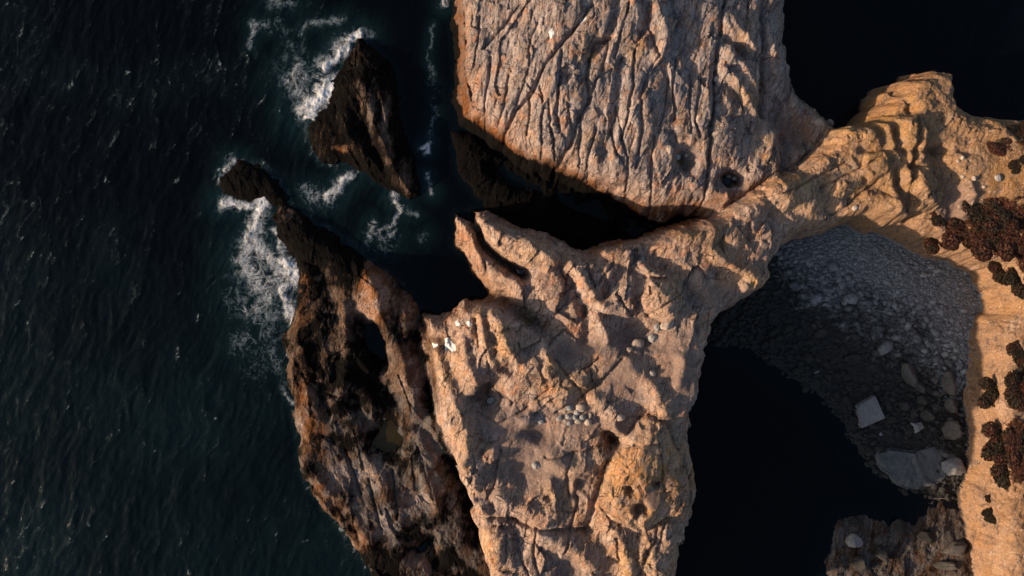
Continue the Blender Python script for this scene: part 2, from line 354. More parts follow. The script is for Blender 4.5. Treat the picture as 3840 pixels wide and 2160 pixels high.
CRACKS = [
    [(1487, 20), (1463, 57), (1407, 117), (1373, 160), (1353, 207), (1340, 230), (1300, 267), (1277, 310), (1260, 350)], [(1307, 7), (1280, 40), (1247, 77), (1215, 105)],
    [(1237, 127), (1230, 167), (1223, 213), (1217, 240), (1217, 300)], [(1353, 53), (1337, 97), (1333, 150), (1320, 207), (1300, 250)], [(1333, 233), (1332, 283), (1327, 333), (1337, 417)],
    [(1360, 213), (1367, 267), (1363, 333), (1370, 423)], [(1413, 123), (1410, 183), (1407, 233), (1403, 283), (1410, 330)],
    [(1533, 100), (1493, 110), (1483, 153), (1477, 207), (1483, 253), (1463, 287), (1450, 317), (1437, 360), (1407, 407), (1400, 440)], [(1593, 133), (1590, 217), (1583, 267), (1573, 320), (1567, 350)],
    [(1620, 207), (1610, 253), (1613, 300), (1617, 333), (1605, 420)], [(1540, 327), (1553, 383), (1570, 410)], [(1463, 290), (1460, 367), (1463, 413), (1455, 470)],
    [(1163, 0), (1167, 67), (1160, 133), (1173, 187), (1180, 227)], [(1205, 20), (1200, 80), (1190, 150)], [(1830, -30), (1810, 50), (1807, 100), (1803, 180), (1797, 220), (1792, 300), (1790, 367), (1787, 467), (1785, 530)],
    [(1737, 187), (1733, 283), (1740, 330)], [(1630, 17), (1627, 67), (1653, 150), (1633, 183), (1617, 233)], [(1860, 210), (1872, 290), (1900, 330)], [(1530, 110), (1510, 190), (1490, 230)],
    [(1580, 20), (1560, 90), (1545, 150)], [(1680, 200), (1670, 280), (1660, 330)], [(1700, 300), (1690, 220), (1700, 150)], [(1550, 270), (1580, 400), (1590, 470)], [(1650, 340), (1640, 430), (1660, 540)],
    [(1500, 320), (1480, 400), (1500, 480)], [(1760, 340), (1745, 300), (1765, 200)], [(1280, 180), (1270, 250), (1250, 300)], [(1430, 260), (1440, 330)], [(1380, 250), (1390, 340), (1400, 410)],
    [(1349, 997), (1380, 973), (1425, 946), (1480, 915), (1500, 900)], [(1373, 1141), (1414, 1138), (1449, 1124), (1517, 1110)], [(1623, 790), (1660, 760), (1705, 735)], [(1617, 700), (1625, 740), (1600, 756)],
    [(1400, 650), (1420, 700), (1425, 760)], [(1470, 640), (1480, 690), (1500, 740)], [(1365, 760), (1420, 740), (1460, 700)], [(1390, 800), (1430, 760), (1490, 720)],
    [(1209, 600), (1215, 650), (1225, 690)], [(1205, 675), (1240, 660)], [(1250, 830), (1310, 822)], [(1220, 870), (1235, 930), (1225, 990)], [(1195, 800), (1205, 870)], [(1375, 870), (1420, 830), (1450, 850)],
    [(1500, 720), (1540, 660)], [(1545, 740), (1580, 790)], [(1560, 1090), (1600, 1040), (1640, 1025)], [(1580, 1100), (1640, 1095)], [(1440, 1130), (1420, 1180), (1430, 1240)],
    [(1190, 1120), (1195, 1170), (1180, 1230)], [(1150, 1200), (1180, 1170)], [(1260, 1130), (1245, 1200), (1230, 1250)], [(1330, 1020), (1250, 1060), (1200, 1040)], [(1400, 1030), (1500, 960), (1560, 900)],
    [(1395, 900), (1440, 960), (1470, 1000)], [(1420, 1370), (1435, 1310), (1450, 1240)], [(1350, 1320), (1340, 1390), (1360, 1449)], [(1540, 1330), (1550, 1400)], 
    [(1270, 1340), (1275, 1400)], [(1300, 1340), (1310, 1400), (1330, 1440)], [(1940, 455), (2000, 430), (2100, 380)], [(1900, 500), (1990, 480), (2120, 410)], [(2060, 470), (2130, 440), (2200, 400)],
    [(2100, 540), (2200, 460)], [(760, 940), (800, 990)], [(820, 990), (880, 1000)], [(830, 900), (870, 880)], [(1040, 860), (1060, 900)], [(990, 1180), (1000, 1300)], [(930, 1200), (960, 1330)],
    [(1010, 690), (985, 760)], [(870, 1130), (910, 1240)], [(1640, 1300), (1610, 1390)], [(1655, 1290), (1640, 1350)], [(1640, 1120), (1650, 1200)],
]
for k, pts in enumerate(CRACKS):
    z = 2 if pts[0][0] < 1062 else 11
    big = len(pts) > 5
    stroke(F, pts, -.8 if big else -.42, .26 if big else .17, z)
    stroke(F, pts, -.3 if big else -.12, .8 if big else .5, z)
HOLLOWS = [   # p, q, rp, rq, depth
    (1226, 1000, 42, 40, 2.0), (1346, 1083, 40, 26, .9), (1312, 1165, 55, 36, 1.1), (1534, 1100, 20, 20, 2.6), (1600, 848, 55, 32, 1.1), (1280, 920, 24, 22, 1.0), (1565, 1199, 10, 9, .9),
    (1586, 1247, 13, 18, 1.5), (1682, 1162, 12, 8, 1.2), (1627, 1192, 10, 6, .8), (1722, 400, 24, 38, 1.5), (1690, 350, 14, 26, 1.0), (1847, 453, 30, 24, 2.6), (1376, 1240, 9, 12, .8),
    (1450, 1220, 16, 24, .7), (1500, 1160, 20, 12, .5), (985, 1095, 52, 44, 1.8), (940, 865, 28, 70, 4.6), (1115, 868, 30, 20, .8), (1300, 683, 22, 10, .8), (1220, 820, 26, 12, .5),
    (1430, 1420, 36, 30, 1.0), (2300, 545, 14, 12, 1.2), (2345, 390, 22, 22, .8), (2262, 290, 20, 14, 1.1), (2235, 330, 16, 30, 1.0), (2230, 470, 16, 36, .9), (1075, 1010, 16, 22, .7),
]
for p, q, a, b, dpt in HOLLOWS:
    blob(F, p, q, a, b, -dpt * (1.3 if p > 1062 and q > 520 else 1), 2 if p < 1062 else 10, rot=math.radians(28) if p == 940 else 0, power=3)

# rock fabric: folds, tilted blocks, fractures -- strike differs from rock to rock
def fabric(deg, stretch, s, slab=1.0, fold=1.0):
    a = math.radians(deg)
    u = WX * math.cos(a) + WY * math.sin(a)      # along strike
    v = -WX * math.sin(a) + WY * math.cos(a)
    u = u / stretch
    m1 = ss(-.35, .45, fbm(X / 8, Y / 8, 3, s + 7))          # rougher and smoother ground
    u2 = (SX * math.cos(a) + SY * math.sin(a)) / stretch
    v2 = -SX * math.sin(a) + SY * math.cos(a)
    h = .5 * fold * fbm(u / 6, v / 6, 3, s) + .3 * fold * fbm(u / 2.6, v / 2.6, 4, s + 50, .6) * (.45 + .75 * m1)
    e, fc = worley(u2 / 3.4, v2 / 3.4, s + 100)
    h += slab * fc * .62
    e, fc = worley(u2 / 1.5, v2 / 1.5, s + 110)
    h += slab * (fc * .42 - .04 * (1 - ss(0, .08, e))) * (.45 + .6 * m1)
    e, fc = worley(u2 / .8, v2 / .7, s + 120)
    h += fc * .2 * (.4 + .7 * m1)
    h += .12 * fbm(u / .9, v / .6, 3, s + 130, .65)
    return h + .35


fab_a = fabric(74, 2.0, 400, .8, .4)          # outcrop: steep folds running up the picture
fab_b = fabric(66, 1.6, 600, 1.0, .9)          # headland
fab_c = fabric(112, 2.4, 800, .9, 1.0)
fab_d = fabric(72, 1.15, 1000, .32, 1.15)        # mainland and neck: weathered, knobbly
wt_main = ss(1880, 2080, X / (K * .9) + 1288)         # shelf and sea stack
wt_shelf = ss(-.5, 1, np.maximum(sd_shelf, np.maximum(sd_stack, sd_round)) - np.clip(sd_head, 0, 5))
wt_out = ss(-1.2, 1.2, z_out - np.maximum(z_head, z_main)) * (1 - wt_shelf)
fab = fab_a * wt_out + fab_c * wt_shelf * .62 + (fab_b * (1 - wt_main) + fab_d * wt_main) * (1 - wt_out - wt_shelf) * .9
del fab_a, fab_b, fab_c, fab_d
# worn smooth floors
SM = np.zeros_like(X)
for p, q, a, b in [(1226, 1000, 44, 40), (1340, 1090, 60, 40), (1312, 1170, 60, 50), (1610, 855, 70, 36), (1690, 900, 40, 50), (1450, 1215, 26, 40), (1460, 1060, 50, 34), (1430, 1420, 40, 40), (1480, 870, 60, 30), (1560, 940, 50, 40), (1690, 980, 24, 60), (1380, 1150, 60, 40), (1260, 1060, 60, 26), (1420, 880, 30, 30), (1540, 1060, 34, 24),
                   (1720, 400, 26, 36), (985, 1095, 50, 44), (1800, 740, 60, 30), (2000, 320, 60, 50), (2390, 520, 40, 60), (1620, 1220, 30, 20), (940, 760, 40, 60)]:
    blob(SM, p, q, a, b, .75, 2 if p < 1062 else 10, power=3)
SM = np.clip(SM, 0, .8)
cove = (LAB == 7)
rough = np.where(cove, .25, 1.0) * (1 - SM)
edge_amt = np.clip((Z + 2.0) / 3.0, 0.0, 1)
amt = np.where(LAB == 6, .75, np.where(LAB == 5, .7, np.where(cove, .12, 1.0)))
amt = np.where(LAB == 2, amt * 1.0, amt)
Z = Z + (F * np.where(cove, 0.0, 1.0) + (fab - .35) * rough * amt) * edge_amt
# mainland top: soil covered, smoother
soil = ss(0, 5, sd_main - 4) * ss(2380, 2480, (X / (K * .9)) + 1288)
Z = np.where(LAB == 2, Z - soil * (fab - .35) * amt * .55, Z)


def zat(x, y):
    i = min(max(int((x - X0) / G + .5), 0), len(xs) - 1); j = min(max(int((y - Y0) / G + .5), 0), len(ys) - 1)
    return float(Z[j, i])


def land(p, q):
    """world point on the terrain seen at photo position p, q"""
    z = 5.0
    for _ in range(14):
        x, y = pw(p, q, z)
        z = .5 * z + .5 * max(zat(x, y), -.6)
    x, y = pw(p, q, z)
    return x, y, zat(x, y)


# ------------------------------------------------------------------ colour masks (stone tones, and shade painted into some gullies and hollows)
n1 = fbm(WX / 5, WY / 5, 4, 901); n2 = fbm(X / 1.6, Y / 1.6, 4, 911)
tide = np.where(LAB == 1, 1.9, np.where(LAB == 0, 2.4, np.where(LAB == 2, .4, .8)))
dark = 1 - ss(-.9, 1.3, Z - tide - 1.6 * n1 - .5 * n2)              # wet, algae-black band above the water
T = np.zeros_like(X)  # black fringes and stains, plus shade painted into the V-gully and hollows
for pts, a, w in [([(1190, 320), (1240, 355), (1300, 412), (1400, 452), (1500, 500), (1600, 552)], .8, 1.6), ([(1300, 430), (1420, 480), (1560, 540)], 1.2, 2.0), ([(1140, 345), (1200, 385), (1270, 440), (1350, 480), (1430, 500)], 1.25, 3.2), ([(1066, 820), (1080, 920), (1092, 1010), (1120, 1100), (1150, 1180)], .3, 1.8),
                  ([(1140, -40), (1146, 130), (1150, 260)], .5, 1.7), ([(1165, 0), (1168, 130), (1172, 250)], .22, 1.4), ([(1200, 742), (1250, 748), (1300, 775), (1335, 805)], .6, 1.7), ([(1175, 535), (1200, 580), (1215, 615), (1290, 672)], .5, 1.0),
                  ([(1500, 625), (1600, 595), (1700, 565), (1780, 548)], .5, .7), ([(1060, 800), (1075, 900), (1095, 1000)], .3, 1.2)]:
    stroke(T, pts, a, w, 6)
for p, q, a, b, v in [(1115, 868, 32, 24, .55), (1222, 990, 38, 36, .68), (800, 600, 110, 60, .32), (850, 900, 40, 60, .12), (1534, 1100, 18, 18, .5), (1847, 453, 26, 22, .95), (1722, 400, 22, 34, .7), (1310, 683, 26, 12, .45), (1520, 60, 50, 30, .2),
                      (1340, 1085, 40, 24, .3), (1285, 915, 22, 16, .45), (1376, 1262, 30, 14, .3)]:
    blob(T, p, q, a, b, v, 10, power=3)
low_rock = np.where((LAB >= 3) & (LAB <= 6), 1.0, 0.0) * ss(-.4, .6, -(sd_head - .2))
sh = ss(-.45, .5, n1 * 1.2 + .5 * n2 + .06)                  # patchy blackness of the low rocks
dark = np.maximum(dark, np.where(low_rock > 0, low_rock * (.62 + .42 * sh), 0))
dark = np.where(LAB == 4, np.maximum(dark, .93), dark)
dark = np.where(LAB == 6, np.maximum(dark, 1.25), dark)
dark = np.where(LAB == 5, np.maximum(dark, 1.15), dark)
# drier, browner humps on the shelf and stack
U = np.zeros_like(X)
for p, q, a, b, v in [(945, 745, 42, 66, .85), (1010, 900, 40, 60, .35), (1070, 900, 26, 100, .3), (1040, 800, 30, 40, .3), (860, 840, 30, 70, .25), (770, 1000, 30, 70, .3), (1030, 1000, 36, 60, .45), (1085, 1200, 40, 90, .45), (1000, 1280, 90, 90, .2), (880, 1180, 60, 50, .2), (830, 1240, 60, 60, .2),
                      (950, 1250, 50, 90, .16), (972, 300, 13, 60, .5), (935, 270, 10, 70, .34), (905, 240, 12, 50, .22), (1020, 450, 16, 44, .32), (985, 390, 12, 40, .3), (890, 1370, 40, 40, .25), (760, 1090, 24, 40, .35), (1050, 1430, 40, 30, .15), (855, 372, 16, 10, .45)]:
    blob(U, p, q, a, b, v, 2, power=2.5)
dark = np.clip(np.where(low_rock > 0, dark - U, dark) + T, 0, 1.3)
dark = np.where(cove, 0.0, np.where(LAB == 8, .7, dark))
rust = np.zeros_like(X)
for pts, a, w in [([(1140, 0), (1146, 130), (1160, 250), (1230, 345)], .9, 2.2), ([(1260, 350), (1330, 410), (1450, 460), (1560, 510), (1640, 550), (1750, 545)], .8, 2.0), ([(1160, 590), (1200, 680), (1220, 730), (1190, 745), (1120, 790)], .8, 1.6),
                  ([(1470, 640), (1600, 590), (1700, 565)], .9, 1.2), ([(1500, 500), (1550, 530), (1640, 540), (1780, 520), (1900, 480), (2060, 400)], .6, 1.6), ([(1190, 530), (1225, 530), (1300, 565)], .5, 1.0),
                  ([(1550, 1150), (1600, 1170), (1690, 1180)], .5, 3.0), ([(1450, 1280), (1500, 1330)], .4, 2.5), ([(750, 700), (760, 900), (770, 1000), (770, 1100), (790, 1240), (920, 1400)], .7, 1.8),
                  ([(1700, 590), (1800, 590), (1880, 660)], .35, 2.2), ([(905, 690), (950, 780)], .8, 2.5), ([(2120, 340), (2200, 260), (2280, 200)], .45, 2.)]:
    stroke(rust, pts, a, w, 5)
for p, q, a, b, v in [(855, 372, 22, 14, 1.), (940, 740, 34, 50, .9), (800, 1090, 20, 24, .9), (760, 1000, 20, 40, .6), (1050, 1430, 60, 20, .6), (1580, 1120, 60, 60, .2), (1600, 1230, 70, 60, .35), (760, 690, 22, 50, .5), (1050, 880, 40, 90, .5)]:
    blob(rust, p, q, a, b, v, 2 if p < 1062 else 10)
rust = np.clip(rust * (.65 + .9 * n2 + .3 * n1), 0, 1)
grey = ss(-.5, .6, n1 * .9 + fbm(WX / 1.9, WY / 1.9, 3, 931) * .8) * .62 + wt_out * .8 + SM * .25
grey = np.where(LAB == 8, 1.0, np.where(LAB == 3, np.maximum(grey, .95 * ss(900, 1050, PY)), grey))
grey = np.clip(grey - np.where((LAB == 2) | (X > cxp - 6), .18, 0) * (1 - wt_out), 0, 1)
earth = np.where(LAB == 2, np.maximum(np.clip(soil, 0, 1), .7), 0.0)
earth = np.maximum(earth, ss(2000, 2200, X / (K * .9) + 1288) * ss(.0, 1.5, Z - 6) * .22 * (1 - wt_out))
ochre = np.zeros_like(X)
for p, q, a, b, v in [(1600, 1190, 110, 90, 1.05), (2200, 400, 190, 150, .75), (2010, 520, 90, 60, .35), (1600, 1380, 70, 50, .4), (1880, 705, 50, 26, .9), (1790, 620, 50, 40, .6), (1720, 590, 40, 16, .6), (1265, 850, 26, 60, .7), (1380, 915, 24, 34, .9), (1440, 975, 50, 40, .6),
                      (1660, 760, 50, 60, .35), (1350, 640, 70, 30, .4), (1560, 1400, 50, 60, .5), (1390, 1235, 40, 40, .5), (1180, 1090, 30, 80, .5), (1240, 1370, 30, 40, .6), (1470, 340, 40, 30, .2), (1600, 140, 30, 24, .8),
                      (1480, 130, 30, 60, .4), (1870, 240, 50, 40, .5), (1870, 90, 40, 40, .4), (1920, 350, 50, 50, .4), (1440, 510, 60, 20, .6), (2260, 230, 70, 40, .7), (2180, 300, 70, 50, .6), (2480, 320, 50, 20, .6), (2540, 420, 50, 60, .7),
                      (2520, 760, 40, 60, .6), (2470, 1080, 20, 120, .5), (1110, 920, 40, 60, .4), (1990, 470, 60, 40, .4)]:
    blob(ochre, p, q, a, b, v, 10)
ochre = np.clip(ochre * (.6 + .9 * n2), 0, 1)
floor = np.clip(SM * 1.25, 0, 1) * (LAB < 3)
# foam line wetness not coloured: the water does that

# ------------------------------------------------------------------ materials
def new_mat(name):
    m = bpy.data.materials.new(name)
    m.use_nodes = True
    nt = m.node_tree
    return m, nt, nt.nodes['Principled BSDF']


def N(nt, kind, **kw):
    n = nt.nodes.new(kind)
    for k, v in kw.items():
        setattr(n, k, v)
    return n


def mixc(nt, fac, a, b, blend='MIX'):
    n = N(nt, 'ShaderNodeMix', data_type='RGBA', blend_type=blend)
    for sock, v in ((n.inputs[0], fac), (n.inputs[6], a), (n.inputs[7], b)):
        if isinstance(v, bpy.types.NodeSocket):
            nt.links.new(v, sock)
        elif isinstance(v, (tuple, list)):
            sock.default_value = (*v, 1) if len(v) == 3 else v
        else:
            sock.default_value = v
    return n.outputs[2]


def mth(nt, op, a, b=0.0, c=0.0, clamp=False):
    n = N(nt, 'ShaderNodeMath', operation=op)
    n.use_clamp = clamp
    for i, v in enumerate((a, b, c)):
        if isinstance(v, bpy.types.NodeSocket):
            nt.links.new(v, n.inputs[i])
        else:
            n.inputs[i].default_value = v
    return n.outputs[0]


def mrange(nt, v, a, b, c=0.0, d=1.0):
    n = N(nt, 'ShaderNodeMapRange', interpolation_type='SMOOTHSTEP')
    nt.links.new(v, n.inputs[0])
    for i, q in enumerate((a, b, c, d)):
        if isinstance(q, bpy.types.NodeSocket):
            nt.links.new(q, n.inputs[i + 1])
        else:
            n.inputs[i + 1].default_value = q
    return n.outputs[0]


def noise(nt, vec, scale, detail=4, rough=.55, dist=0.0):
    n = N(nt, 'ShaderNodeTexNoise')
    n.inputs['Scale'].default_value = scale; n.inputs['Detail'].default_value = detail
    n.inputs['Roughness'].default_value = rough; n.inputs['Distortion'].default_value = dist
    nt.links.new(vec, n.inputs['Vector'])
    return n.outputs[0]


def attr(nt, name):
    n = N(nt, 'ShaderNodeAttribute')
    n.attribute_name = name
    return n.outputs['Fac']


def mapping(nt, vec, rot=(0, 0, 0), scale=(1, 1, 1)):
    """turn first, then stretch: the texture runs along the turned x axis"""
    n = N(nt, 'ShaderNodeMapping')
    n.inputs['Rotation'].default_value = rot
    nt.links.new(vec, n.inputs['Vector'])
    k = N(nt, 'ShaderNodeVectorMath', operation='MULTIPLY')
    nt.links.new(n.outputs[0], k.inputs[0]); k.inputs[1].default_value = scale
    return k.outputs[0]


def bump(nt, height, strength, dist, normal=None):
    n = N(nt, 'ShaderNodeBump')
    n.inputs['Distance'].default_value = dist
    if isinstance(strength, bpy.types.NodeSocket):
        nt.links.new(strength, n.inputs['Strength'])
    else:
        n.inputs['Strength'].default_value = strength
    nt.links.new(height, n.inputs['Height'])
    if normal is not None:
        nt.links.new(normal, n.inputs['Normal'])
    return n.outputs[0]


def edge_lines(nt, vec, scale, width):
    """thin fracture lines: 1 on the line"""
    n = N(nt, 'ShaderNodeTexVoronoi', feature='DISTANCE_TO_EDGE')
    n.inputs['Scale'].default_value = scale
    nt.links.new(vec, n.inputs['Vector'])
    return mrange(nt, n.outputs['Distance'], 0.0, width, 1, 0)


def warped(nt, co, scale, amount):
    n = N(nt, 'ShaderNodeTexNoise')
    n.inputs['Scale'].default_value = scale; n.inputs['Detail'].default_value = 4
    nt.links.new(co, n.inputs['Vector'])
    s1 = N(nt, 'ShaderNodeVectorMath', operation='SUBTRACT'); nt.links.new(n.outputs['Color'], s1.inputs[0]); s1.inputs[1].default_value = (.5, .5, .5)
    s2 = N(nt, 'ShaderNodeVectorMath', operation='SCALE'); nt.links.new(s1.outputs[0], s2.inputs[0]); s2.inputs['Scale'].default_value = amount
    s3 = N(nt, 'ShaderNodeVectorMath', operation='ADD'); nt.links.new(co, s3.inputs[0]); nt.links.new(s2.outputs[0], s3.inputs[1])
    return s3.outputs[0]


def rock_material():
    m, nt, b = new_mat('coastal_rock')
    co = N(nt, 'ShaderNodeTexCoord').outputs['Object']
    wv = warped(nt, co, .35, 2.2)
    big = noise(nt, co, .16, 5, .62, .6); mid = noise(nt, wv, .7, 7, .66, .4); fine = noise(nt, co, 3.6, 6, .72)
    rot = (0, 0, math.radians(-76))
    strk = noise(nt, mapping(nt, wv, rot, (.28, 2.2, .6)), 1.0, 8, .7, .5)
    patch = noise(nt, mapping(nt, wv, rot, (.5, 1.0, .6)), .55, 6, .6, .3)
    c = mixc(nt, mrange(nt, mid, .36, .64), (.255, .168, .132), (.445, .305, .235))
    c = mixc(nt, mth(nt, 'MULTIPLY', mrange(nt, big, .47, .64), .55), c, (.42, .24, .13))
    gf = mth(nt, 'MULTIPLY', attr(nt, 'grey'), mrange(nt, patch, .34, .62, .25, 1.35), clamp=True)
    c = mixc(nt, gf, c, mixc(nt, mrange(nt, strk, .35, .65), (.15, .13, .13), (.36, .30, .285)))
    c = mixc(nt, mth(nt, 'MULTIPLY', mrange(nt, patch, .56, .68), .65), c, (.54, .41, .335))
    c = mixc(nt, mth(nt, 'MULTIPLY', mrange(nt, noise(nt, wv, .45, 6, .68), .545, .64), .65), c, (.42, .185, .09))
    c = mixc(nt, mth(nt, 'MULTIPLY', attr(nt, 'ochre'), mrange(nt, mid, .3, .56, .3, 1.0)), c, (.49, .285, .105))
    c = mixc(nt, mth(nt, 'MULTIPLY', attr(nt, 'earth'), mrange(nt, mid, .3, .6, .45, .95)), c, (.215, .112, .040))
    c = mixc(nt, mth(nt, 'MULTIPLY', attr(nt, 'rust'), mrange(nt, mid, .3, .6, .45, 1.0)), c, (.235, .088, .028))
    c = mixc(nt, mth(nt, 'MULTIPLY', attr(nt, 'floor'), .85), c, mixc(nt, mrange(nt, fine, .35, .65), (.130, .092, .082), (.185, .132, .112)))
    c = mixc(nt, mth(nt, 'MULTIPLY', mrange(nt, strk, .48, .35), .8), c, (.078, .060, .053))
    c = mixc(nt, mth(nt, 'MULTIPLY', mrange(nt, fine, .53, .66), .7), c, (.075, .058, .05))
    c = mixc(nt, mth(nt, 'MULTIPLY', mrange(nt, fine, .45, .33), .6), c, (.56, .43, .36))  # pale flecks, partly painted in place of sparkling highlights
    c = mixc(nt, mth(nt, 'MULTIPLY', mrange(nt, noise(nt, wv, 1.05, 6, .7), .55, .66), mth(nt, 'SUBTRACT', .62, mth(nt, 'MULTIPLY', attr(nt, 'earth'), .35))), c, (.105, .085, .078))   # dark lichen
    ln1 = edge_lines(nt, mapping(nt, warped(nt, co, .9, .5), rot, (.35, 1.3, .4)), .62, .026)
    ln2 = edge_lines(nt, mapping(nt, warped(nt, co, 1.6, .35), (0, 0, math.radians(-40)), (.4, 1.3, .4)), 1.1, .03)
    lines = mth(nt, 'MAXIMUM', mth(nt, 'MULTIPLY', ln1, mrange(nt, noise(nt, co, .5, 3), .42, .58)), mth(nt, 'MULTIPLY', ln2, mrange(nt, noise(nt, co, .33, 3), .48, .62)))
    lines = mth(nt, 'MULTIPLY', lines, mth(nt, 'SUBTRACT', 1.0, mth(nt, 'MAXIMUM', attr(nt, 'floor'), attr(nt, 'earth')), clamp=True))
    c = mixc(nt, mth(nt, 'MULTIPLY', lines, .75), c, (.045, .034, .03))
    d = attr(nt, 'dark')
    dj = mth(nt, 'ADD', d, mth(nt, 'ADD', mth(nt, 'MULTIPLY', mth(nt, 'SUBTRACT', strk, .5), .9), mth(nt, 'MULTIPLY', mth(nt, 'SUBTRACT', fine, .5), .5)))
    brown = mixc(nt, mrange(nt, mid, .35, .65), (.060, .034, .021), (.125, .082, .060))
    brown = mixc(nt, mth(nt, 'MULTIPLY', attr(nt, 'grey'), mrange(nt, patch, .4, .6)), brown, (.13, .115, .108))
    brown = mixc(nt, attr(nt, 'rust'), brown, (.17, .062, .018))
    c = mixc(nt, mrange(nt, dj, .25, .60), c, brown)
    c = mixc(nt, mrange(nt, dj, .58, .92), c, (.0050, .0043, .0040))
    nt.links.new(c, b.inputs['Base Color'])
    b.inputs['Roughness'].default_value = .9
    b.inputs['Specular IOR Level'].default_value = .035
    h = mth(nt, 'ADD', mth(nt, 'MULTIPLY', strk, 1.0), mth(nt, 'MULTIPLY', fine, .45))
    h = mth(nt, 'SUBTRACT', h, mth(nt, 'MULTIPLY', lines, .35))
    nt.links.new(bump(nt, h, mth(nt, 'SUBTRACT', 1.0, mth(nt, 'MULTIPLY', attr(nt, 'floor'), .6)), .38), b.inputs['Normal'])
    return m


ROCK = rock_material()


def stone_material(name, c1, c2, wet=None):
    """loose stone: tone varies from stone to stone and over each; 'wet' darkens below a height"""
    m, nt, b = new_mat(name)
    co = N(nt, 'ShaderNodeTexCoord').outputs['Object']
    geo = N(nt, 'ShaderNodeNewGeometry')
    oi = N(nt, 'ShaderNodeObjectInfo').outputs['Random']
    isl = geo.outputs['Random Per Island']
    rnd = mth(nt, 'FRACT', mth(nt, 'ADD', oi, isl))
    c = mixc(nt, rnd, c1, c2)
    c = mixc(nt, mrange(nt, noise(nt, geo.outputs['Position'], 2.2, 5, .65), .35, .7, 0, .65), c, tuple(v * .45 for v in c1))
    rgh = .85
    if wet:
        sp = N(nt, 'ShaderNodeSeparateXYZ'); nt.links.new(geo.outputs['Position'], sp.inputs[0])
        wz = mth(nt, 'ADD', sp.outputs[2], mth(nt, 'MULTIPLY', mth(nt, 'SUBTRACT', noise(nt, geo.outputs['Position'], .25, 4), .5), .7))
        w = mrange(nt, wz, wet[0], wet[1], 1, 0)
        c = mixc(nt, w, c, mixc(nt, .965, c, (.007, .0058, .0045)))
    nt.links.new(c, b.inputs['Base Color'])
    b.inputs['Roughness'].default_value = rgh
    nt.links.new(bump(nt, noise(nt, co, 7, 5, .6), .4, .06), b.inputs['Normal'])
    return m


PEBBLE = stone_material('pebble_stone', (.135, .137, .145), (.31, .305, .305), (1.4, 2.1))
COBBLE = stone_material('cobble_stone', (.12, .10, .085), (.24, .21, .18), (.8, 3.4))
SLABM = stone_material('slab_stone', (.19, .18, .18), (.25, .24, .23))
BOULD = stone_material('boulder_stone', (.30, .225, .18), (.42, .34, .28))
GREYB = stone_material('grey_stone', (.20, .20, .20), (.30, .29, .28))
FLATM = stone_material('flat_rock_stone', (.085, .09, .095), (.11, .115, .12))


def water_material():
    m, nt, b = new_mat('sea_water')
    co = N(nt, 'ShaderNodeTexCoord').outputs['Object']
    fa = attr(nt, 'foam'); te = attr(nt, 'teal')
    c = mixc(nt, te, (.0009, .0015, .0027), (.0040, .0125, .0155))
    mp = mapping(nt, co, (0, 0, math.radians(-68)), (.38, 1.0, 1.0))
    wp = mapping(nt, warped(nt, co, .35, 2.0), (0, 0, math.radians(-68)), (.38, 1.0, 1.0))
    sp = noise(nt, wp, .95, 6, .68, .6)
    sp2 = noise(nt, co, 2.6, 4, .75)
    k = mth(nt, 'ADD', mth(nt, 'MULTIPLY', sp, .68), mth(nt, 'MULTIPLY', sp2, .32))
    ka = mth(nt, 'ADD', k, mth(nt, 'MULTIPLY', fa, .55))
    f0 = mrange(nt, ka, .52, .72, 0, .15)                     # thin veils of bubbles
    f = mth(nt, 'ADD', f0, mrange(nt, ka, .62, .70, 0, 1.0), clamp=True)
    sp3 = noise(nt, mapping(nt, warped(nt, co, .12, 5.0), (0, 0, math.radians(-66)), (.17, 1.0, 1.0)), .7, 6, .66, .4)
    f = mth(nt, 'ADD', f, mth(nt, 'MULTIPLY', mrange(nt, mth(nt, 'ADD', sp3, mth(nt, 'MULTIPLY', fa, .4)), .58, .74), mrange(nt, sp2, .35, .7, .04, .34)), clamp=True)
    c = mixc(nt, f, c, (.19, .235, .24))
    nt.links.new(c, b.inputs['Base Color'])
    b.inputs['IOR'].default_value = 1.33
    nt.links.new(mth(nt, 'ADD', mth(nt, 'MULTIPLY', f, .6), .12), b.inputs['Roughness'])
    b.inputs['Specular IOR Level'].default_value = .2
    h = mth(nt, 'ADD', noise(nt, mp, 1.1, 6, .66, .5), mth(nt, 'MULTIPLY', noise(nt, co, 4, 4, .65), .4))
    nt.links.new(bump(nt, h, .5, .14), b.inputs['Normal'])
    return m


def foam_material():
    m, nt, b = new_mat('sea_foam')
    co = N(nt, 'ShaderNodeTexCoord').outputs['Object']
    d = attr(nt, 'froth')
    wc = warped(nt, co, .8, 1.3)
    def fil(scale, sharp):
        n_ = noise(nt, wc, scale, 6, .66, .8)
        return mth(nt, 'SUBTRACT', 1.0, mth(nt, 'MULTIPLY', mth(nt, 'ABSOLUTE', mth(nt, 'SUBTRACT', n_, .5)), sharp), clamp=True)
    lace = mth(nt, 'ADD', mth(nt, 'MULTIPLY', fil(.5, 9.0), .5), mth(nt, 'MULTIPLY', fil(1.1, 7.0), .38))
    lace = mth(nt, 'ADD', lace, mth(nt, 'MULTIPLY', noise(nt, co, .45, 5, .65), .45))
    a = mrange(nt, mth(nt, 'ADD', lace, d), 1.0, 2.4)
    c = mixc(nt, mrange(nt, d, .3, 1.0), (.20, .30, .36), (.68, .69, .71))
    nt.links.new(c, b.inputs['Base Color'])
    b.inputs['Roughness'].default_value = .8
    nt.links.new(a, b.inputs['Alpha'])
    nt.links.new(bump(nt, lace, .5, .12), b.inputs['Normal'])
    return m


WATER = water_material(); FOAM = foam_material()


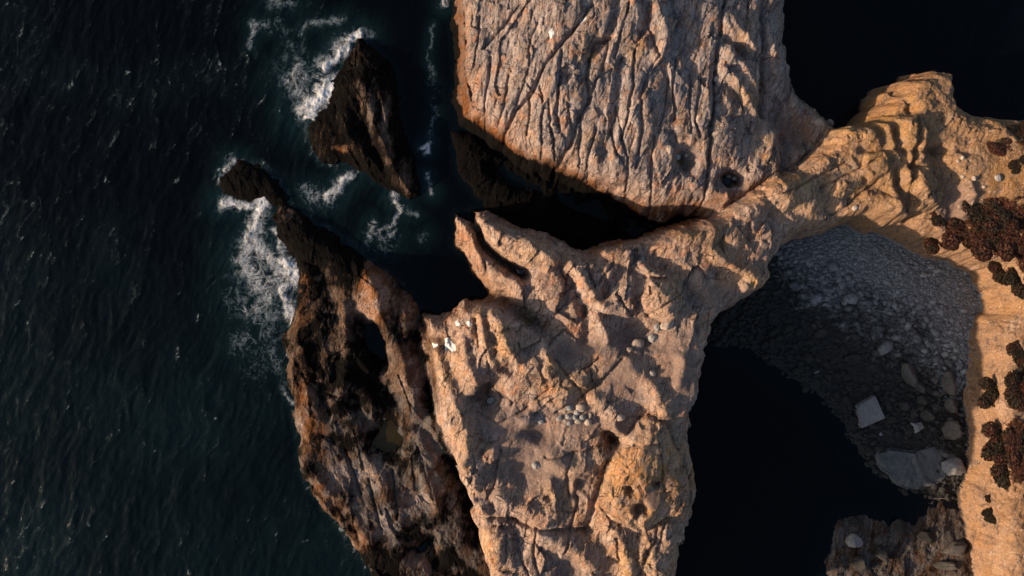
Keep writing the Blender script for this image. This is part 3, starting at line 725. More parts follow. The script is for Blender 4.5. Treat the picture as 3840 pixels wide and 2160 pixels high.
def plain(name, col, rough=.6, spec=.5, var=None, scale=3.0, bmp=0.0):
    m, nt, b = new_mat(name)
    if var:
        co = N(nt, 'ShaderNodeNewGeometry').outputs['Position']
        nt.links.new(mixc(nt, mrange(nt, noise(nt, co, scale, 4, .65), .35, .65), col, var), b.inputs['Base Color'])
        if bmp:
            nt.links.new(bump(nt, noise(nt, co, scale * 3, 4), bmp, .05), b.inputs['Normal'])
    else:
        b.inputs['Base Color'].default_value = (*col, 1)
    b.inputs['Roughness'].default_value = rough
    b.inputs['Specular IOR Level'].default_value = spec
    return m


POOLM = plain('pool_water', (.022, .016, .005), .06, .25, (.032, .024, .008), .6)
DARKPOOL = plain('dark_pool_water', (.004, .005, .007), .05)
PALEPATCH = plain('pale_layer', (.50, .50, .52), .7, .3, (.62, .62, .63), 2.0, .4)  # pale grey-white tone of the small patches on the rock


def leaf_material(name, c1, c2, c3):
    m, nt, b = new_mat(name)
    isl = N(nt, 'ShaderNodeNewGeometry').outputs['Random Per Island']
    pos = N(nt, 'ShaderNodeNewGeometry').outputs['Position']
    c = mixc(nt, isl, c1, c2)
    c = mixc(nt, mrange(nt, noise(nt, pos, .55, 3, .6), .5, .66), c, c3)
    nt.links.new(c, b.inputs['Base Color'])
    b.inputs['Roughness'].default_value = .75
    b.inputs['Specular IOR Level'].default_value = .2
    return m


LEAF = leaf_material('shrub_leaves', (.018, .015, .010), (.045, .030, .016), (.065, .024, .014))
REDLEAF = leaf_material('red_ground_cover', (.05, .018, .012), (.10, .040, .022), (.035, .026, .015))
STEM = plain('shrub_stem', (.06, .04, .03), .9, .2)


# ------------------------------------------------------------------ mesh helpers
def link(o):
    SC.collection.objects.link(o)
    return o


def np_mesh(name, V, faces, mat, attrs=None, smooth=True):
    """faces: (n,3) or (n,4) int array"""
    me = bpy.data.meshes.new(name)
    n, k = faces.shape
    me.vertices.add(len(V)); me.loops.add(n * k); me.polygons.add(n)
    me.vertices.foreach_set('co', np.ascontiguousarray(V, np.float32).ravel())
    me.loops.foreach_set('vertex_index', np.ascontiguousarray(faces, np.int32).ravel())
    me.polygons.foreach_set('loop_start', np.arange(0, n * k, k, dtype=np.int32))
    me.polygons.foreach_set('use_smooth', np.full(n, smooth, bool))
    me.update(calc_edges=True)
    for an, av in (attrs or {}).items():
        a = me.attributes.new(an, 'FLOAT', 'POINT')
        a.data.foreach_set('value', np.ascontiguousarray(av, np.float32).ravel())
    me.materials.append(mat)
    return me


def tag(o, label=None, cat=None, group=None, kind=None):
    if label: o['label'] = label
    if cat: o['category'] = cat
    if group: o['group'] = group
    if kind: o['kind'] = kind
    return o


NY, NX = Z.shape
idx = np.arange(NY * NX).reshape(NY, NX)


def terrain_object(name, lab, label, cat, kind=None, group=None):
    a = idx[:-1, :-1]; zmax = np.maximum(np.maximum(Z[:-1, :-1], Z[1:, 1:]), np.maximum(Z[:-1, 1:], Z[1:, :-1]))
    sel = (LAB[:-1, :-1] == lab) & (zmax > -1.6)
    a = a[sel]
    f = np.stack([a, a + 1, a + NX + 1, a + NX], 1)
    u, inv = np.unique(f, return_inverse=True)
    f = inv.reshape(f.shape)
    V = np.stack([X.ravel()[u], Y.ravel()[u], Z.ravel()[u]], 1)
    at = {k: v.ravel()[u] for k, v in (('dark', dark), ('rust', rust), ('grey', grey), ('earth', earth), ('ochre', ochre), ('floor', floor))}
    o = link(bpy.data.objects.new(name, np_mesh(name, V, f, ROCK if lab != 7 else PEBBLE, at)))
    return tag(o, label, cat, group, kind)


terrain_object('headland', 1, 'tan and orange rocky headland forking across the middle of the picture', 'headland', 'structure')
terrain_object('mainland', 2, 'orange cliff and clifftop ground along the right edge', 'cliff', 'structure')
terrain_object('beach', 7, 'grey pebble beach curving inside the shaded cove', 'beach', 'structure')
terrain_object('shore_rock', 8, 'low grey shaded rock platform under the cliff at the bottom right', 'rock')
terrain_object('rock_outcrop', 0, 'huge pinkish grey rock outcrop with long vertical cracks reaching the top edge', 'rock')
terrain_object('rock_shelf', 3, 'low dark brown rock shelf between open sea and orange headland', 'rock')
terrain_object('sea_stack', 4, 'dark pointed sea stack with brown streaks standing alone in the water', 'rock')
terrain_object('sea_rock', 5, 'small round black rock in the sea beside breaking white surf', 'rock')
terrain_object('reef', 6, 'black wet reef in the channel below the cracked outcrop', 'rock')

# ------------------------------------------------------------------ sea
def axis(a, b, step, far):
    core = np.arange(a, b, step)
    g = []; d = step
    p = b
    while p < far:
        d *= 1.5; p += d; g.append(p)
    g2 = []; d = step; p = a
    while p > -far:
        d *= 1.5; p -= d; g2.append(p)
    return np.array(g2[::-1] + list(core) + g)


sxs = axis(-90, 95, .22, 6000); sys_ = axis(-55, 55, .22, 6000)
QX, QY = np.meshgrid(sxs.astype(np.float32), sys_.astype(np.float32))
a = math.radians(68)
u = QX * math.cos(a) + QY * math.sin(a); v = -QX * math.sin(a) + QY * math.cos(a)
v = v + 1.2 * fbm(QX / 9, QY / 9, 2, 71)
sw = ridged(u / 15, v / 5.5, 3, 1001)                   # swell, crests lie along u
ch = ridged(u / 4.0, v / 1.7, 3, 1011)
open_sea = ss(-6, -22, QX + 0.18 * QY)                  # calm behind the rocks
calm = .18 + .82 * open_sea
QZ = (.16 * (sw - .5) + .07 * (ch - .5)) * calm
fade = ss(140, 90, np.hypot(QX, QY))
QZ = QZ * fade
crest = ss(.62, .95, .55 * sw + .45 * ch)
gust = fbm(QX / 22, QY / 22, 3, 1021)
foam = (.32 * crest + .24 * gust - .10) * calm * fade
teal = np.clip(.32 + .7 * gust - .35 * ss(-12, 30, QY) + .3 * ss(0, -30, QY), 0, 1) * open_sea * .8


gi = np.clip(((QX - X0) / G + .5).astype(int), 0, NX - 1); gj = np.clip(((QY - Y0) / G + .5).astype(int), 0, NY - 1)
zb = np.where((QX > X0) & (QX < X1 - .5) & (QY > Y0) & (QY < Y1 - .5), Z[gj, gi], -5)
shoal = ss(-3.2, -.1, zb + .5 * fbm(QX / 2.2, QY / 2.2, 3, 1031))
foam = foam + shoal * (.03 + .15 * open_sea) - 1.2 * ss(-.5, 2.5, coarse_sample(poly_coarse(SHELF, 1), QX, QY)) - .25 * (1 - open_sea)
teal = np.maximum(teal, shoal * (.25 + .7 * open_sea))


# surf painted by where the waves break
def sea_stroke(f, pts, amp, w, ax=QX, ay=QY):
    P = [pw(*p) for p in pts]
    d = np.full(ax.shape, 1e9, np.float32)
    for k in range(len(P) - 1):
        d = np.minimum(d, seg_dist(ax, ay, *P[k], *P[k + 1]))
    np.maximum(f, amp * np.exp(-(d / w) ** 2), out=f)


SURF = [
    ('surf_foam', 'white surf breaking against the left side of the pointed sea stack', (690, 60, 960, 330), [
        ([(905, 82), (890, 95), (868, 120), (842, 152), (818, 170)], 1.25, .75), ([(870, 105), (845, 120), (835, 150), (805, 165)], .75, 1.3), ([(900, 78), (930, 85)], .55, .9),
        ([(835, 215), (825, 240), (800, 255), (775, 275)], 1.35, 1.7), ([(800, 225), (815, 205)], .95, 1.0), ([(770, 298), (785, 300)], 1.1, .6), ([(770, 250), (745, 225), (735, 200), (750, 170)], .72, 1.8),
        ([(790, 190), (760, 200)], .6, 1.4), ([(720, 120), (745, 90), (735, 130)], .42, 1.0), ([(700, 170), (730, 140)], .4, 1.2), ([(800, 170), (800, 195)], .7, .8)]),
    ('surf_foam', 'long white surf trail below the small round black rock along the shelf', (540, 470, 770, 960), [
        ([(560, 512), (600, 515), (640, 515), (662, 500), (664, 486)], 1.05, 1.0), ([(664, 486), (668, 510), (655, 530)], 1.3, 1.0), ([(650, 535), (640, 570), (632, 610)], .95, 1.5),
        ([(632, 610), (612, 650), (625, 680)], .85, 1.8), ([(640, 600), (660, 640), (690, 660), (715, 690)], .9, 1.8), ([(690, 580), (708, 600), (714, 635)], .9, .7),
        ([(715, 660), (735, 685), (742, 705)], 1.2, 1.5), ([(735, 700), (715, 735), (725, 765), (735, 800)], 1.1, 1.2), ([(640, 680), (650, 720), (690, 700)], .8, 2.0),
        ([(690, 720), (660, 770), (630, 780)], .75, 1.4), ([(610, 760), (650, 800), (700, 790)], .55, 2.4), ([(610, 860), (640, 850), (670, 830)], .5, 2.2), ([(690, 850), (685, 900), (700, 930)], .5, .9),
        ([(600, 700), (580, 760)], .42, 1.5), ([(660, 880), (640, 930)], .36, 1.8)]),
    ('surf_foam', 'white foam patch in the channel below the pointed sea stack', (740, 420, 900, 530), [
        ([(882, 442), (862, 455), (848, 475), (828, 500)], 1.0, .9), ([(770, 478), (800, 490), (780, 500)], .62, 1.0), ([(790, 505), (830, 515)], .4, 1.2)]),
    ('surf_foam', 'thin foam swirl between the rock shelf and the forked headland', (910, 480, 1080, 640), [
        ([(988, 492), (1000, 512), (1012, 528)], .95, .8), ([(1012, 528), (990, 555), (965, 585)], .7, .6), ([(1015, 530), (1045, 540)], .55, .6), ([(960, 590), (930, 590), (935, 565)], .66, .8),
        ([(965, 600), (990, 590)], .6, .9), ([(1060, 600), (1070, 590)], .45, .7), ([(930, 610), (980, 620)], .4, 1.4)]),
    ('surf_foam', 'broken foam line down the channel left of the cracked outcrop', (1040, -40, 1150, 500), [
        ([(1122, -10), (1118, 15)], 1.0, .6), ([(1090, 60), (1082, 100), (1079, 150), (1086, 200)], .5, .4), ([(1086, 210), (1092, 260), (1104, 300)], .36, .6), ([(1066, 365), (1080, 358), (1078, 380)], .9, .55),
        ([(1072, 440), (1078, 470), (1086, 484)], .75, .6), ([(1095, 285), (1080, 340)], .42, .7)]),
    ('surf_foam', 'scattered foam flecks drifting near the top edge above the sea stack', (610, -30, 880, 110), [
        ([(632, 62), (640, 80), (632, 120)], .66, .5), ([(640, 60), (680, 72)], .6, .8), ([(690, 0), (730, 8)], .6, 1.2), ([(760, 68), (800, 62), (860, 48)], .6, .7), ([(740, 90), (800, 60)], .45, .8), ([(700, 55), (715, 80)], .42, .9)]),
    ('surf_foam', 'small white splash at the upper left of the round black rock', (550, 380, 630, 450), [
        ([(568, 425), (575, 415), (590, 408)], 1.0, .6), ([(575, 400), (605, 395)], .6, .7), ([(560, 440), (556, 460)], .6, .4)]),
    ('surf_foam', 'fine white wash along the lower seaward edge of the rock shelf', (690, 960, 780, 1090), [
        ([(722, 985), (728, 1000), (733, 1015)], .75, .4), ([(715, 960), (718, 990)], .5, .6), ([(735, 1035), (740, 1050)], .6, .35)]),
]
FG = .1
for name, label, (p0, q0, p1, q1), strokes in SURF:
    x0, y1 = pw(p0 - 70, q0 - 70); x1, y0 = pw(p1 + 70, q1 + 70)
    fx, fy = np.meshgrid(np.arange(x0, x1, FG, dtype=np.float32), np.arange(y0, y1, FG, dtype=np.float32))
    wx = fx + .9 * fbm(fx / 2.5, fy / 2.5, 3, 51); wy = fy + .9 * fbm(fx / 2.5, fy / 2.5, 3, 61)
    D = np.zeros_like(fx)
    for pts, amp, w in strokes:
        sea_stroke(D, pts, amp, w * 1.2, wx, wy)
    # ride on the water (same swell) and a little thickness where it is dense
    uu = fx * math.cos(a) + fy * math.sin(a); vv = -fx * math.sin(a) + fy * math.cos(a) + 1.2 * fbm(fx / 9, fy / 9, 2, 71)
    cl = .18 + .82 * ss(-6, -22, fx + .18 * fy)
    fz = (.16 * (ridged(uu / 15, vv / 5.5, 3, 1001) - .5) + .07 * (ridged(uu / 4, vv / 1.7, 3, 1011) - .5)) * cl
    fz = fz + .10 + ss(.6, 1.3, D) * (.15 + .25 * fbm(fx / 1.6, fy / 1.6, 4, 41))
    ny, nx = fx.shape
    ii = np.arange(ny * nx).reshape(ny, nx)
    dm = np.maximum(np.maximum(D[:-1, :-1], D[1:, 1:]), np.maximum(D[1:, :-1], D[:-1, 1:]))
    q = ii[:-1, :-1][dm > .1]
    f = np.stack([q, q + 1, q + nx + 1, q + nx], 1)
    un, inv = np.unique(f, return_inverse=True)
    V = np.stack([fx.ravel()[un], fy.ravel()[un], fz.ravel()[un]], 1)
    o = link(bpy.data.objects.new(name, np_mesh(name, V, inv.reshape(f.shape), FOAM, {'froth': D.ravel()[un]})))
    tag(o, label, 'foam', None, 'stuff')
    # milky aerated water under the surf
    D2 = np.zeros_like(QX)
    for pts, amp, w in strokes:
        sea_stroke(D2, pts, amp, w * 3.0)
    teal = np.maximum(teal, np.clip(D2 * 1.5, 0, 2.2))
ny, nx = QX.shape
ii = np.arange(ny * nx).reshape(ny, nx)[:-1, :-1].ravel()
f = np.stack([ii, ii + 1, ii + nx + 1, ii + nx], 1)
o = link(bpy.data.objects.new('sea', np_mesh('sea', np.stack([QX.ravel(), QY.ravel(), QZ.ravel()], 1), f, WATER, {'foam': foam, 'teal': teal})))
tag(o, 'dark blue-black sea with pale wind streaks', 'sea', None, 'structure')

# ------------------------------------------------------------------ boulders
def ico(sub):
    bm = bmesh.new()
    bmesh.ops.create_icosphere(bm, subdivisions=sub, radius=1)
    V = np.array([v.co[:] for v in bm.verts]); Fc = np.array([[v.index for v in f.verts] for f in bm.faces])
    bm.free()
    return V, Fc


IV, IF = ico(4)


def boulder_mesh(name, seed, angular, mat):
    r = np.random.default_rng(seed)
    V = IV.copy()
    cut = 16 if angular else 9
    for _ in range(cut):
        n = r.normal(size=3); n /= np.linalg.norm(n)
        d = r.uniform(.55, .8) if angular else r.uniform(.82, .97)
        over = np.clip(V @ n - d, 0, None)
        V -= np.outer(over * (.95 if angular else .75), n)
    l = 1 + .10 * np.sin(V @ r.normal(size=3) * 3 + r.uniform(0, 6)) * np.sin(V @ r.normal(size=3) * 4)
    V *= l[:, None]
    V += .025 * np.stack([fbm(V[:, 0] * 4 + k * 9 + seed, V[:, 1] * 4 + V[:, 2] * 3, 3, seed + k) for k in range(3)], 1)
    m = np.abs(V).max(0)
    return np_mesh(name, V / m, IF, mat)


ROUNDM = [boulder_mesh('round_boulder', 20 + k, False, BOULD) for k in range(4)]
ROUNDG = [boulder_mesh('grey_boulder', 30 + k, False, GREYB) for k in range(4)]
COBM = [boulder_mesh('cobble', 40 + k, k % 2 == 1, COBBLE) for k in range(6)]
ANGM = [boulder_mesh('angular_boulder', 50 + k, True, COBBLE) for k in range(4)]
ANGT = [boulder_mesh('tan_block', 60 + k, True, BOULD) for k in range(3)]
PALEM = [boulder_mesh('pale_boulder', 70 + k, True, SLABM) for k in range(3)]


def boulder(meshes, p, q, rp, rq, label, rot=0.0, group=None, name='boulder', hz=.75, cat='boulder', sink=.35):
    x, y, z = land(p, q)
    o = bpy.data.objects.new(name, random.choice(meshes))
    rx, ry = rp * K * .95, rq * K * .95
    rz = hz * min(rx, ry)
    o.scale = (rx, ry, rz)
    zc = max(z, -.3)
    o.location = (x, y, zc + rz * (1 - 2 * sink) )
    o.rotation_euler = (random.uniform(-.12, .12), random.uniform(-.12, .12), math.radians(rot))
    link(o)
    return tag(o, label, cat, group)


CLU = 'boulders gathered on the headland top'
for p, q, a_, b_, l in [
    (1461, 1025, 13, 11, 'largest pale rounded boulder at the top of the headland boulder cluster'), (1452, 1037, 9, 7, 'flat grey boulder just below the largest one in the cluster'),
    (1433, 1026, 10, 8, 'dull grey boulder at the upper left of the headland cluster'), (1431, 1048, 9, 7, 'grey oval boulder on the left side of the headland cluster'),
    (1433, 1064, 8, 6, 'small grey boulder at the lower left corner of the headland cluster'), (1447, 1050, 6, 8, 'narrow tilted boulder in the middle of the headland cluster'),
    (1455, 1060, 9, 6, 'pale boulder at the bottom of the headland cluster'), (1466, 1050, 8, 8, 'round boulder right of the middle of the headland cluster'),
    (1480, 1062, 9, 9, 'tan boulder at the lower right of the headland cluster'), (1485, 1047, 5, 9, 'thin upright boulder at the right edge of the headland cluster'),
    (1408, 1052, 8, 6, 'half sunken boulder a little left of the headland cluster')]:
    boulder(ROUNDG if l[0] not in 'lpt' else ROUNDM, p, q, a_, b_, l, random.uniform(-30, 30), CLU)
for p, q, a_, b_, r_, l, ms in [
    (1603, 866, 17, 14, 10, 'big rounded tan boulder in the sandy hollow of the headland', ROUNDM), (1643, 850, 13, 12, 0, 'round grey boulder in the purple hollow below the large block', ROUNDG),
    (1653, 823, 8, 11, 0, 'small whitish boulder touching the foot of the large headland block', ROUNDG), (1678, 816, 18, 11, 35, 'long tan boulder leaning by the lower right of the large block', ROUNDM),
    (1585, 880, 9, 7, 0, 'small tan stone lower left of the big rounded tan boulder', ROUNDM), (1560, 1050, 11, 9, 0, 'lone pale boulder between the cluster and the ochre east block', ROUNDM),
    (1361, 1060, 8, 7, 0, 'lone small boulder at the left end of the shaded hollow', ROUNDG), (1349, 1170, 11, 10, 0, 'lone round boulder in the middle of the lower hollow', ROUNDG),
    (1236, 1007, 11, 9, 20, 'grey boulder lying in the dark round bowl of the headland', ROUNDG), (1640, 940, 9, 8, 0, 'small pink stone near the right edge of the headland', ROUNDM),
    (1685, 377, 8, 12, 10, 'upright tan boulder at the left of the dark hollow in the outcrop', ROUNDM), (1728, 390, 8, 6, 40, 'white oval stone in the dark hollow of the outcrop', PALEM),
    (1703, 395, 9, 8, 0, 'grey boulder between tan boulder and white stone in the outcrop hollow', ROUNDG), (1833, 443, 7, 6, 0, 'left stone in the small black pit of the outcrop', ROUNDG),
    (1848, 449, 8, 6, 0, 'right stone in the small black pit of the outcrop', ROUNDG), (1803, 200, 8, 9, 0, 'grey stone wedged in the long vertical crack of the outcrop', ROUNDG),
    (1997, 263, 9, 6, 60, 'tilted pale stone at the upper right rim of the outcrop', ROUNDM), (2060, 310, 14, 10, 5, 'square orange block at the right rim of the outcrop', ANGT),
    (2086, 312, 12, 12, 10, 'pale orange block at the far right tip of the outcrop', ANGT), (2150, 523, 9, 7, 30, 'rounded tan boulder perched above the pebble beach apex', ROUNDM),
    (2410, 406, 5, 5, 0, 'small pale stone on the clifftop slope, lower of a close pair', ROUNDM), (2421, 397, 5, 5, 0, 'small pale stone on the clifftop slope, upper of a close pair', ROUNDM),
    (2422, 444, 6, 5, 0, 'pale tan stone at the left of the clifftop stone scatter', ROUNDM), (2450, 449, 6, 6, 0, 'tan stone in the middle of the clifftop stone scatter', ROUNDM),
    (2510, 448, 9, 9, 0, 'grey round boulder at the right of the clifftop stone scatter', ROUNDG), (2532, 353, 5, 4, 0, 'tiny yellow stone high on the clifftop near dark shrubs', ROUNDM),
    (2475, 470, 5, 4, 0, 'low tan stone just below the clifftop stone scatter', ROUNDM)]:
    boulder(ms, p, q, a_, b_, l, r_)
# cove rocks
for p, q, a_, b_, r_, l, ms in [
    (2287, 944, 22, 40, 20, 'long grey boulder at the lower edge of the pebble beach', ANGM), (2312, 972, 15, 20, 30, 'grey rock at the lower end of the long grey boulder', ANGM),
    (2320, 1006, 18, 16, 20, 'blunt dark boulder below the two long grey boulders', ANGM), (2330, 1044, 21, 16, -20, 'dark angular block right of the wedge rock', ANGM),
    (2306, 1074, 19, 17, 0, 'wedge shaped grey rock above the large flat rock', PALEM), (2298, 1044, 13, 12, 0, 'dark rock wedged between wedge rock and square slab', ANGM),
    (2234, 1021, 9, 22, 15, 'narrow dark rock standing against the right side of the square slab', ANGM), (2243, 1057, 18, 12, 20, 'brown block at the lower right corner of the square slab', ANGM),
    (2210, 1070, 9, 8, 0, 'small grey cube touching the bottom of the square slab', ANGM), (2236, 1084, 13, 10, 0, 'reddish dark stone below the brown block', COBM),
    (2215, 1092, 6, 6, 0, 'small pale stone below the square slab', PALEM), (2195, 1094, 12, 7, 10, 'flat dark stone at the waterline under the square slab', COBM),
    (2275, 1021, 15, 14, 0, 'round dark boulder between narrow rock and blunt boulder', COBM), (2129, 1008, 15, 15, 0, 'grey boulder at the waterline left of the square slab', ANGM),
    (2147, 1058, 15, 20, 10, 'grey rock under the left side of the square slab', ANGM), (2064, 837, 19, 13, 10, 'largest brown cobble on the shaded upper wet shore', COBM),
    (2149, 847, 18, 10, -20, 'flat brown cobble right of the largest brown cobble', COBM), (2145, 900, 26, 13, 0, 'long flat cobble in the middle of the wet shore', COBM),
    (2202, 887, 18, 11, 10, 'rounded dark cobble right of the long flat cobble', COBM), (2239, 884, 17, 7, 0, 'thin flat stone near the lower rim of the pebbles', COBM),
    (2194, 921, 12, 9, 0, 'oval pale cobble below the rounded dark cobble', COBM), (2054, 934, 13, 8, 5, 'pale flat stone at the dark water edge', PALEM),
    (2089, 946, 10, 7, 0, 'dark stone right of the pale flat waterline stone', COBM), (2129, 947, 15, 9, 0, 'wide dark cobble above the waterline grey boulder', COBM),
    (2349, 954, 14, 14, 0, 'dark boulder under the cliff beside the long grey boulder', ANGM), (2355, 1024, 13, 13, 0, 'dark boulder at the foot of the right cliff', ANGM),
    (2387, 965, 24, 36, 0, 'big greenish boulder leaning on the right cliff', ANGM), (2392, 1020, 20, 22, 0, 'dark green boulder below the big greenish one at the cliff', ANGM),
    (2392, 1085, 28, 32, 0, 'broad shaded boulder at the cliff foot above the flat rock', ANGM), (2399, 1172, 36, 30, -30, 'pale ribbed boulder between flat rock and right cliff', PALEM),
    (2145, 1359, 25, 22, 10, 'pale square-topped boulder on the bottom right shore', PALEM), (2149, 1315, 18, 14, 0, 'dim grey boulder above the pale square-topped boulder', ANGM),
    (2262, 1325, 18, 24, 0, 'upright grey boulder in the middle of the bottom right shore', ANGM), (2400, 1378, 42, 22, 15, 'broad boulder at the cliff foot near the bottom right', ANGM),
    (2380, 1424, 36, 14, 0, 'flat boulder at the bottom edge against the cliff', ANGM), (2160, 1420, 22, 26, 0, 'grey boulder at the bottom edge right of the black water', ANGM),
    (2215, 1390, 20, 26, 20, 'ridged dark boulder right of the pale square-topped boulder', ANGM), (2330, 1350, 30, 18, 0, 'low dark boulder left of the broad cliff foot boulder', ANGM),
    (1955, 868, 14, 10, 0, 'dim grey stone at the shaded water edge', ANGM), (1938, 866, 10, 12, 0, 'small dim stone left of the dim grey shore stone', ANGM)]:
    boulder(ms, p, q, a_, b_, l, r_, hz=.6)


def prism(name, pts, z0, z1, mat, bevel=.12, taper=.96, rough=.05, seed=1, cuts=3):
    """a slab from its top outline: bevelled, weathered"""
    bm = bmesh.new()
    c = np.mean(pts, 0)
    lo = [bm.verts.new((c[0] + (x - c[0]) / taper, c[1] + (y - c[1]) / taper, z0)) for x, y in pts]
    hi = [bm.verts.new((x, y, z1)) for x, y in pts]
    n = len(pts)
    bm.faces.new(hi); bm.faces.new(lo[::-1])
    for k in range(n):
        bm.faces.new((lo[k], lo[(k + 1) % n], hi[(k + 1) % n], hi[k]))
    bmesh.ops.recalc_face_normals(bm, faces=bm.faces)
    bmesh.ops.bevel(bm, geom=list(bm.edges), offset=bevel, segments=2, affect='EDGES')
    bmesh.ops.triangulate(bm, faces=bm.faces)
    bmesh.ops.subdivide_edges(bm, edges=bm.edges, cuts=cuts, use_grid_fill=True)
    V = np.array([v.co[:] for v in bm.verts])
    dz = rough * (2.2 * fbm(V[:, 0] * .8 + seed, V[:, 1] * .8 + V[:, 2], 4, seed) + .6 * fbm(V[:, 0] * 3, V[:, 1] * 3 + V[:, 2], 3, seed + 3))
    for v, d in zip(bm.verts, dz):
        v.co.z += d; v.co.x += d * .5
    me = bpy.data.meshes.new(name)
    bm.to_mesh(me); bm.free()
    me.materials.append(mat)
    return link(bpy.data.objects.new(name, me))


o = prism('stone_slab', [pw(*p, 1.6) for p in ((2158, 1022), (2202, 995), (2228, 1052), (2168, 1078))][::-1], -.4, 1.65, SLABM, .1, .97, .05)
tag(o, 'pale square flat-topped slab at the edge of the black cove water', 'slab')
FLAT = [(2204, 1140), (2240, 1128), (2295, 1136), (2350, 1118), (2400, 1130), (2420, 1160), (2418, 1200), (2385, 1200), (2365, 1215), (2330, 1228), (2290, 1232), (2262, 1222), (2240, 1196), (2215, 1176)]
o = prism('flat_rock', [pw(*p, 1.1) for p in FLAT][::-1], -1.0, 1.15, FLATM, .3, .93, .3, 5, 4)
tag(o, 'large flat bluish grey rock jutting into the black cove water', 'rock')

# unnamed cobbles of the wet shore
GRP = 'dark wet cobbles along the lower shore of the cove'
k = 0
used = []
while k < 150:
    t = random.random()
    p = 1900 + t * 480 + random.uniform(-30, 30)
    q = 800 + t * 190 + random.uniform(-75, 95)
    x, y, z = land(p, q)
    if not (-.1 < z < 1.75) or zat(x, y) > 2:
        continue
    r = random.uniform(4, 11) * (1.1 if q > 830 + t * 150 else .8)
    if any((p - a_) ** 2 + (q - b_) ** 2 < (.8 * (r + c_)) ** 2 for a_, b_, c_ in used):
        continue
    used.append((p, q, r))
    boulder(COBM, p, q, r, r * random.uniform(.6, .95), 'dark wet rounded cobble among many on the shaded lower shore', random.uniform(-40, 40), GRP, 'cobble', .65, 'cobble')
    k += 1

# pebbles: too many to count
PV, PF = ico(1)
cand = rng.uniform(size=(38000, 2))
bx0, by1 = pw(1880, 560, 2); bx1, by0 = pw(2470, 960, 2)
pts = np.stack([bx0 + cand[:, 0] * (bx1 - bx0), by0 + cand[:, 1] * (by1 - by0)], 1)
gi = ((pts[:, 0] - X0) / G).astype(int); gj = ((pts[:, 1] - Y0) / G).astype(int)
zz = Z[gj, gi]
keep = (LAB[gj, gi] == 7) & (zz > .55)
pts = pts[keep]; zz = zz[keep]
n = len(pts)
size = np.exp(rng.normal(math.log(.125), .40, n)) * np.where(zz < 1.5, 1.35, 1.0)
sc = np.stack([size * rng.uniform(1.0, 1.7, n), size * rng.uniform(.7, 1.0, n), size * rng.uniform(.45, .8, n)], 1)
an = rng.normal(0, .45, n)
L = PV[None] * sc[:, None, :]
L *= 1 + .12 * rng.normal(size=(n, len(PV), 1))
V = np.stack([L[..., 0] * np.cos(an)[:, None] - L[..., 1] * np.sin(an)[:, None] + pts[:, 0:1], L[..., 0] * np.sin(an)[:, None] + L[..., 1] * np.cos(an)[:, None] + pts[:, 1:2],
              L[..., 2] + zz[:, None] + size[:, None] * .25], 2).reshape(-1, 3)
Fp = (PF[None] + (np.arange(n) * len(PV))[:, None, None]).reshape(-1, 3)
V1, F1 = V, Fp
cand = rng.uniform(size=(5200, 2))
bx0, by1 = pw(1780, 640, 1); bx1, by0 = pw(2440, 1260, 1)
pts = np.stack([bx0 + cand[:, 0] * (bx1 - bx0), by0 + cand[:, 1] * (by1 - by0)], 1)
gi = ((pts[:, 0] - X0) / G).astype(int); gj = ((pts[:, 1] - Y0) / G).astype(int)
zz = Z[gj, gi]
keep = (LAB[gj, gi] == 7) & (zz > -.25) & (zz < 1.9)
pts = pts[keep]; zz = zz[keep]; n = len(pts)
size = np.exp(rng.normal(math.log(.30), .38, n))
sc = np.stack([size * rng.uniform(1.0, 1.5, n), size * rng.uniform(.75, 1.0, n), size * rng.uniform(.5, .8, n)], 1)
an = rng.normal(0, .8, n)
L = PV[None] * sc[:, None, :] * (1 + .12 * rng.normal(size=(n, len(PV), 1)))
V = np.stack([L[..., 0] * np.cos(an)[:, None] - L[..., 1] * np.sin(an)[:, None] + pts[:, 0:1], L[..., 0] * np.sin(an)[:, None] + L[..., 1] * np.cos(an)[:, None] + pts[:, 1:2],
              L[..., 2] + zz[:, None] + size[:, None] * .15], 2).reshape(-1, 3)
Fp = (PF[None] + (np.arange(n) * len(PV))[:, None, None]).reshape(-1, 3)
Fp = np.concatenate([F1, Fp + len(V1)]); V = np.concatenate([V1, V])
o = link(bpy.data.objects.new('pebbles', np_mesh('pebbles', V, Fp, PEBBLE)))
tag(o, 'grey pebbles covering the beach in the cove', 'pebbles', None, 'stuff')

# ------------------------------------------------------------------ pools and pale patches on the rock
def sheet(name, pts, z, mat, thick=.03, wob=.06, seed=3):
    """a flat pool or crust, outline smoothed, with thickness"""
    P = np.array([pw(p, q, z) for p, q in pts])
    out = []
    for k in range(len(P)):
        p0, p1, p2, p3 = P[k - 1], P[k], P[(k + 1) % len(P)], P[(k + 2) % len(P)]
        for t in np.linspace(0, 1, 6, endpoint=False):
            out.append(.5 * ((2 * p1) + (-p0 + p2) * t + (2 * p0 - 5 * p1 + 4 * p2 - p3) * t * t + (-p0 + 3 * p1 - 3 * p2 + p3) * t ** 3))
    out = np.array(out)
    out += wob * np.stack([fbm(out[:, 0] * 2, out[:, 1] * 2, 3, seed), fbm(out[:, 0] * 2, out[:, 1] * 2, 3, seed + 5)], 1)
    bm = bmesh.new()
    top = [bm.verts.new((x, y, z)) for x, y in out]; bot = [bm.verts.new((x, y, z - thick)) for x, y in out]
    bm.faces.new(top); bm.faces.new(bot[::-1])
    for k in range(len(out)):
        bm.faces.new((top[k], bot[k], bot[(k + 1) % len(out)], top[(k + 1) % len(out)]))
    bmesh.ops.recalc_face_normals(bm, faces=bm.faces)
    me = bpy.data.meshes.new(name)
    bm.to_mesh(me); bm.free()
    me.materials.append(mat)
    return link(bpy.data.objects.new(name, me))


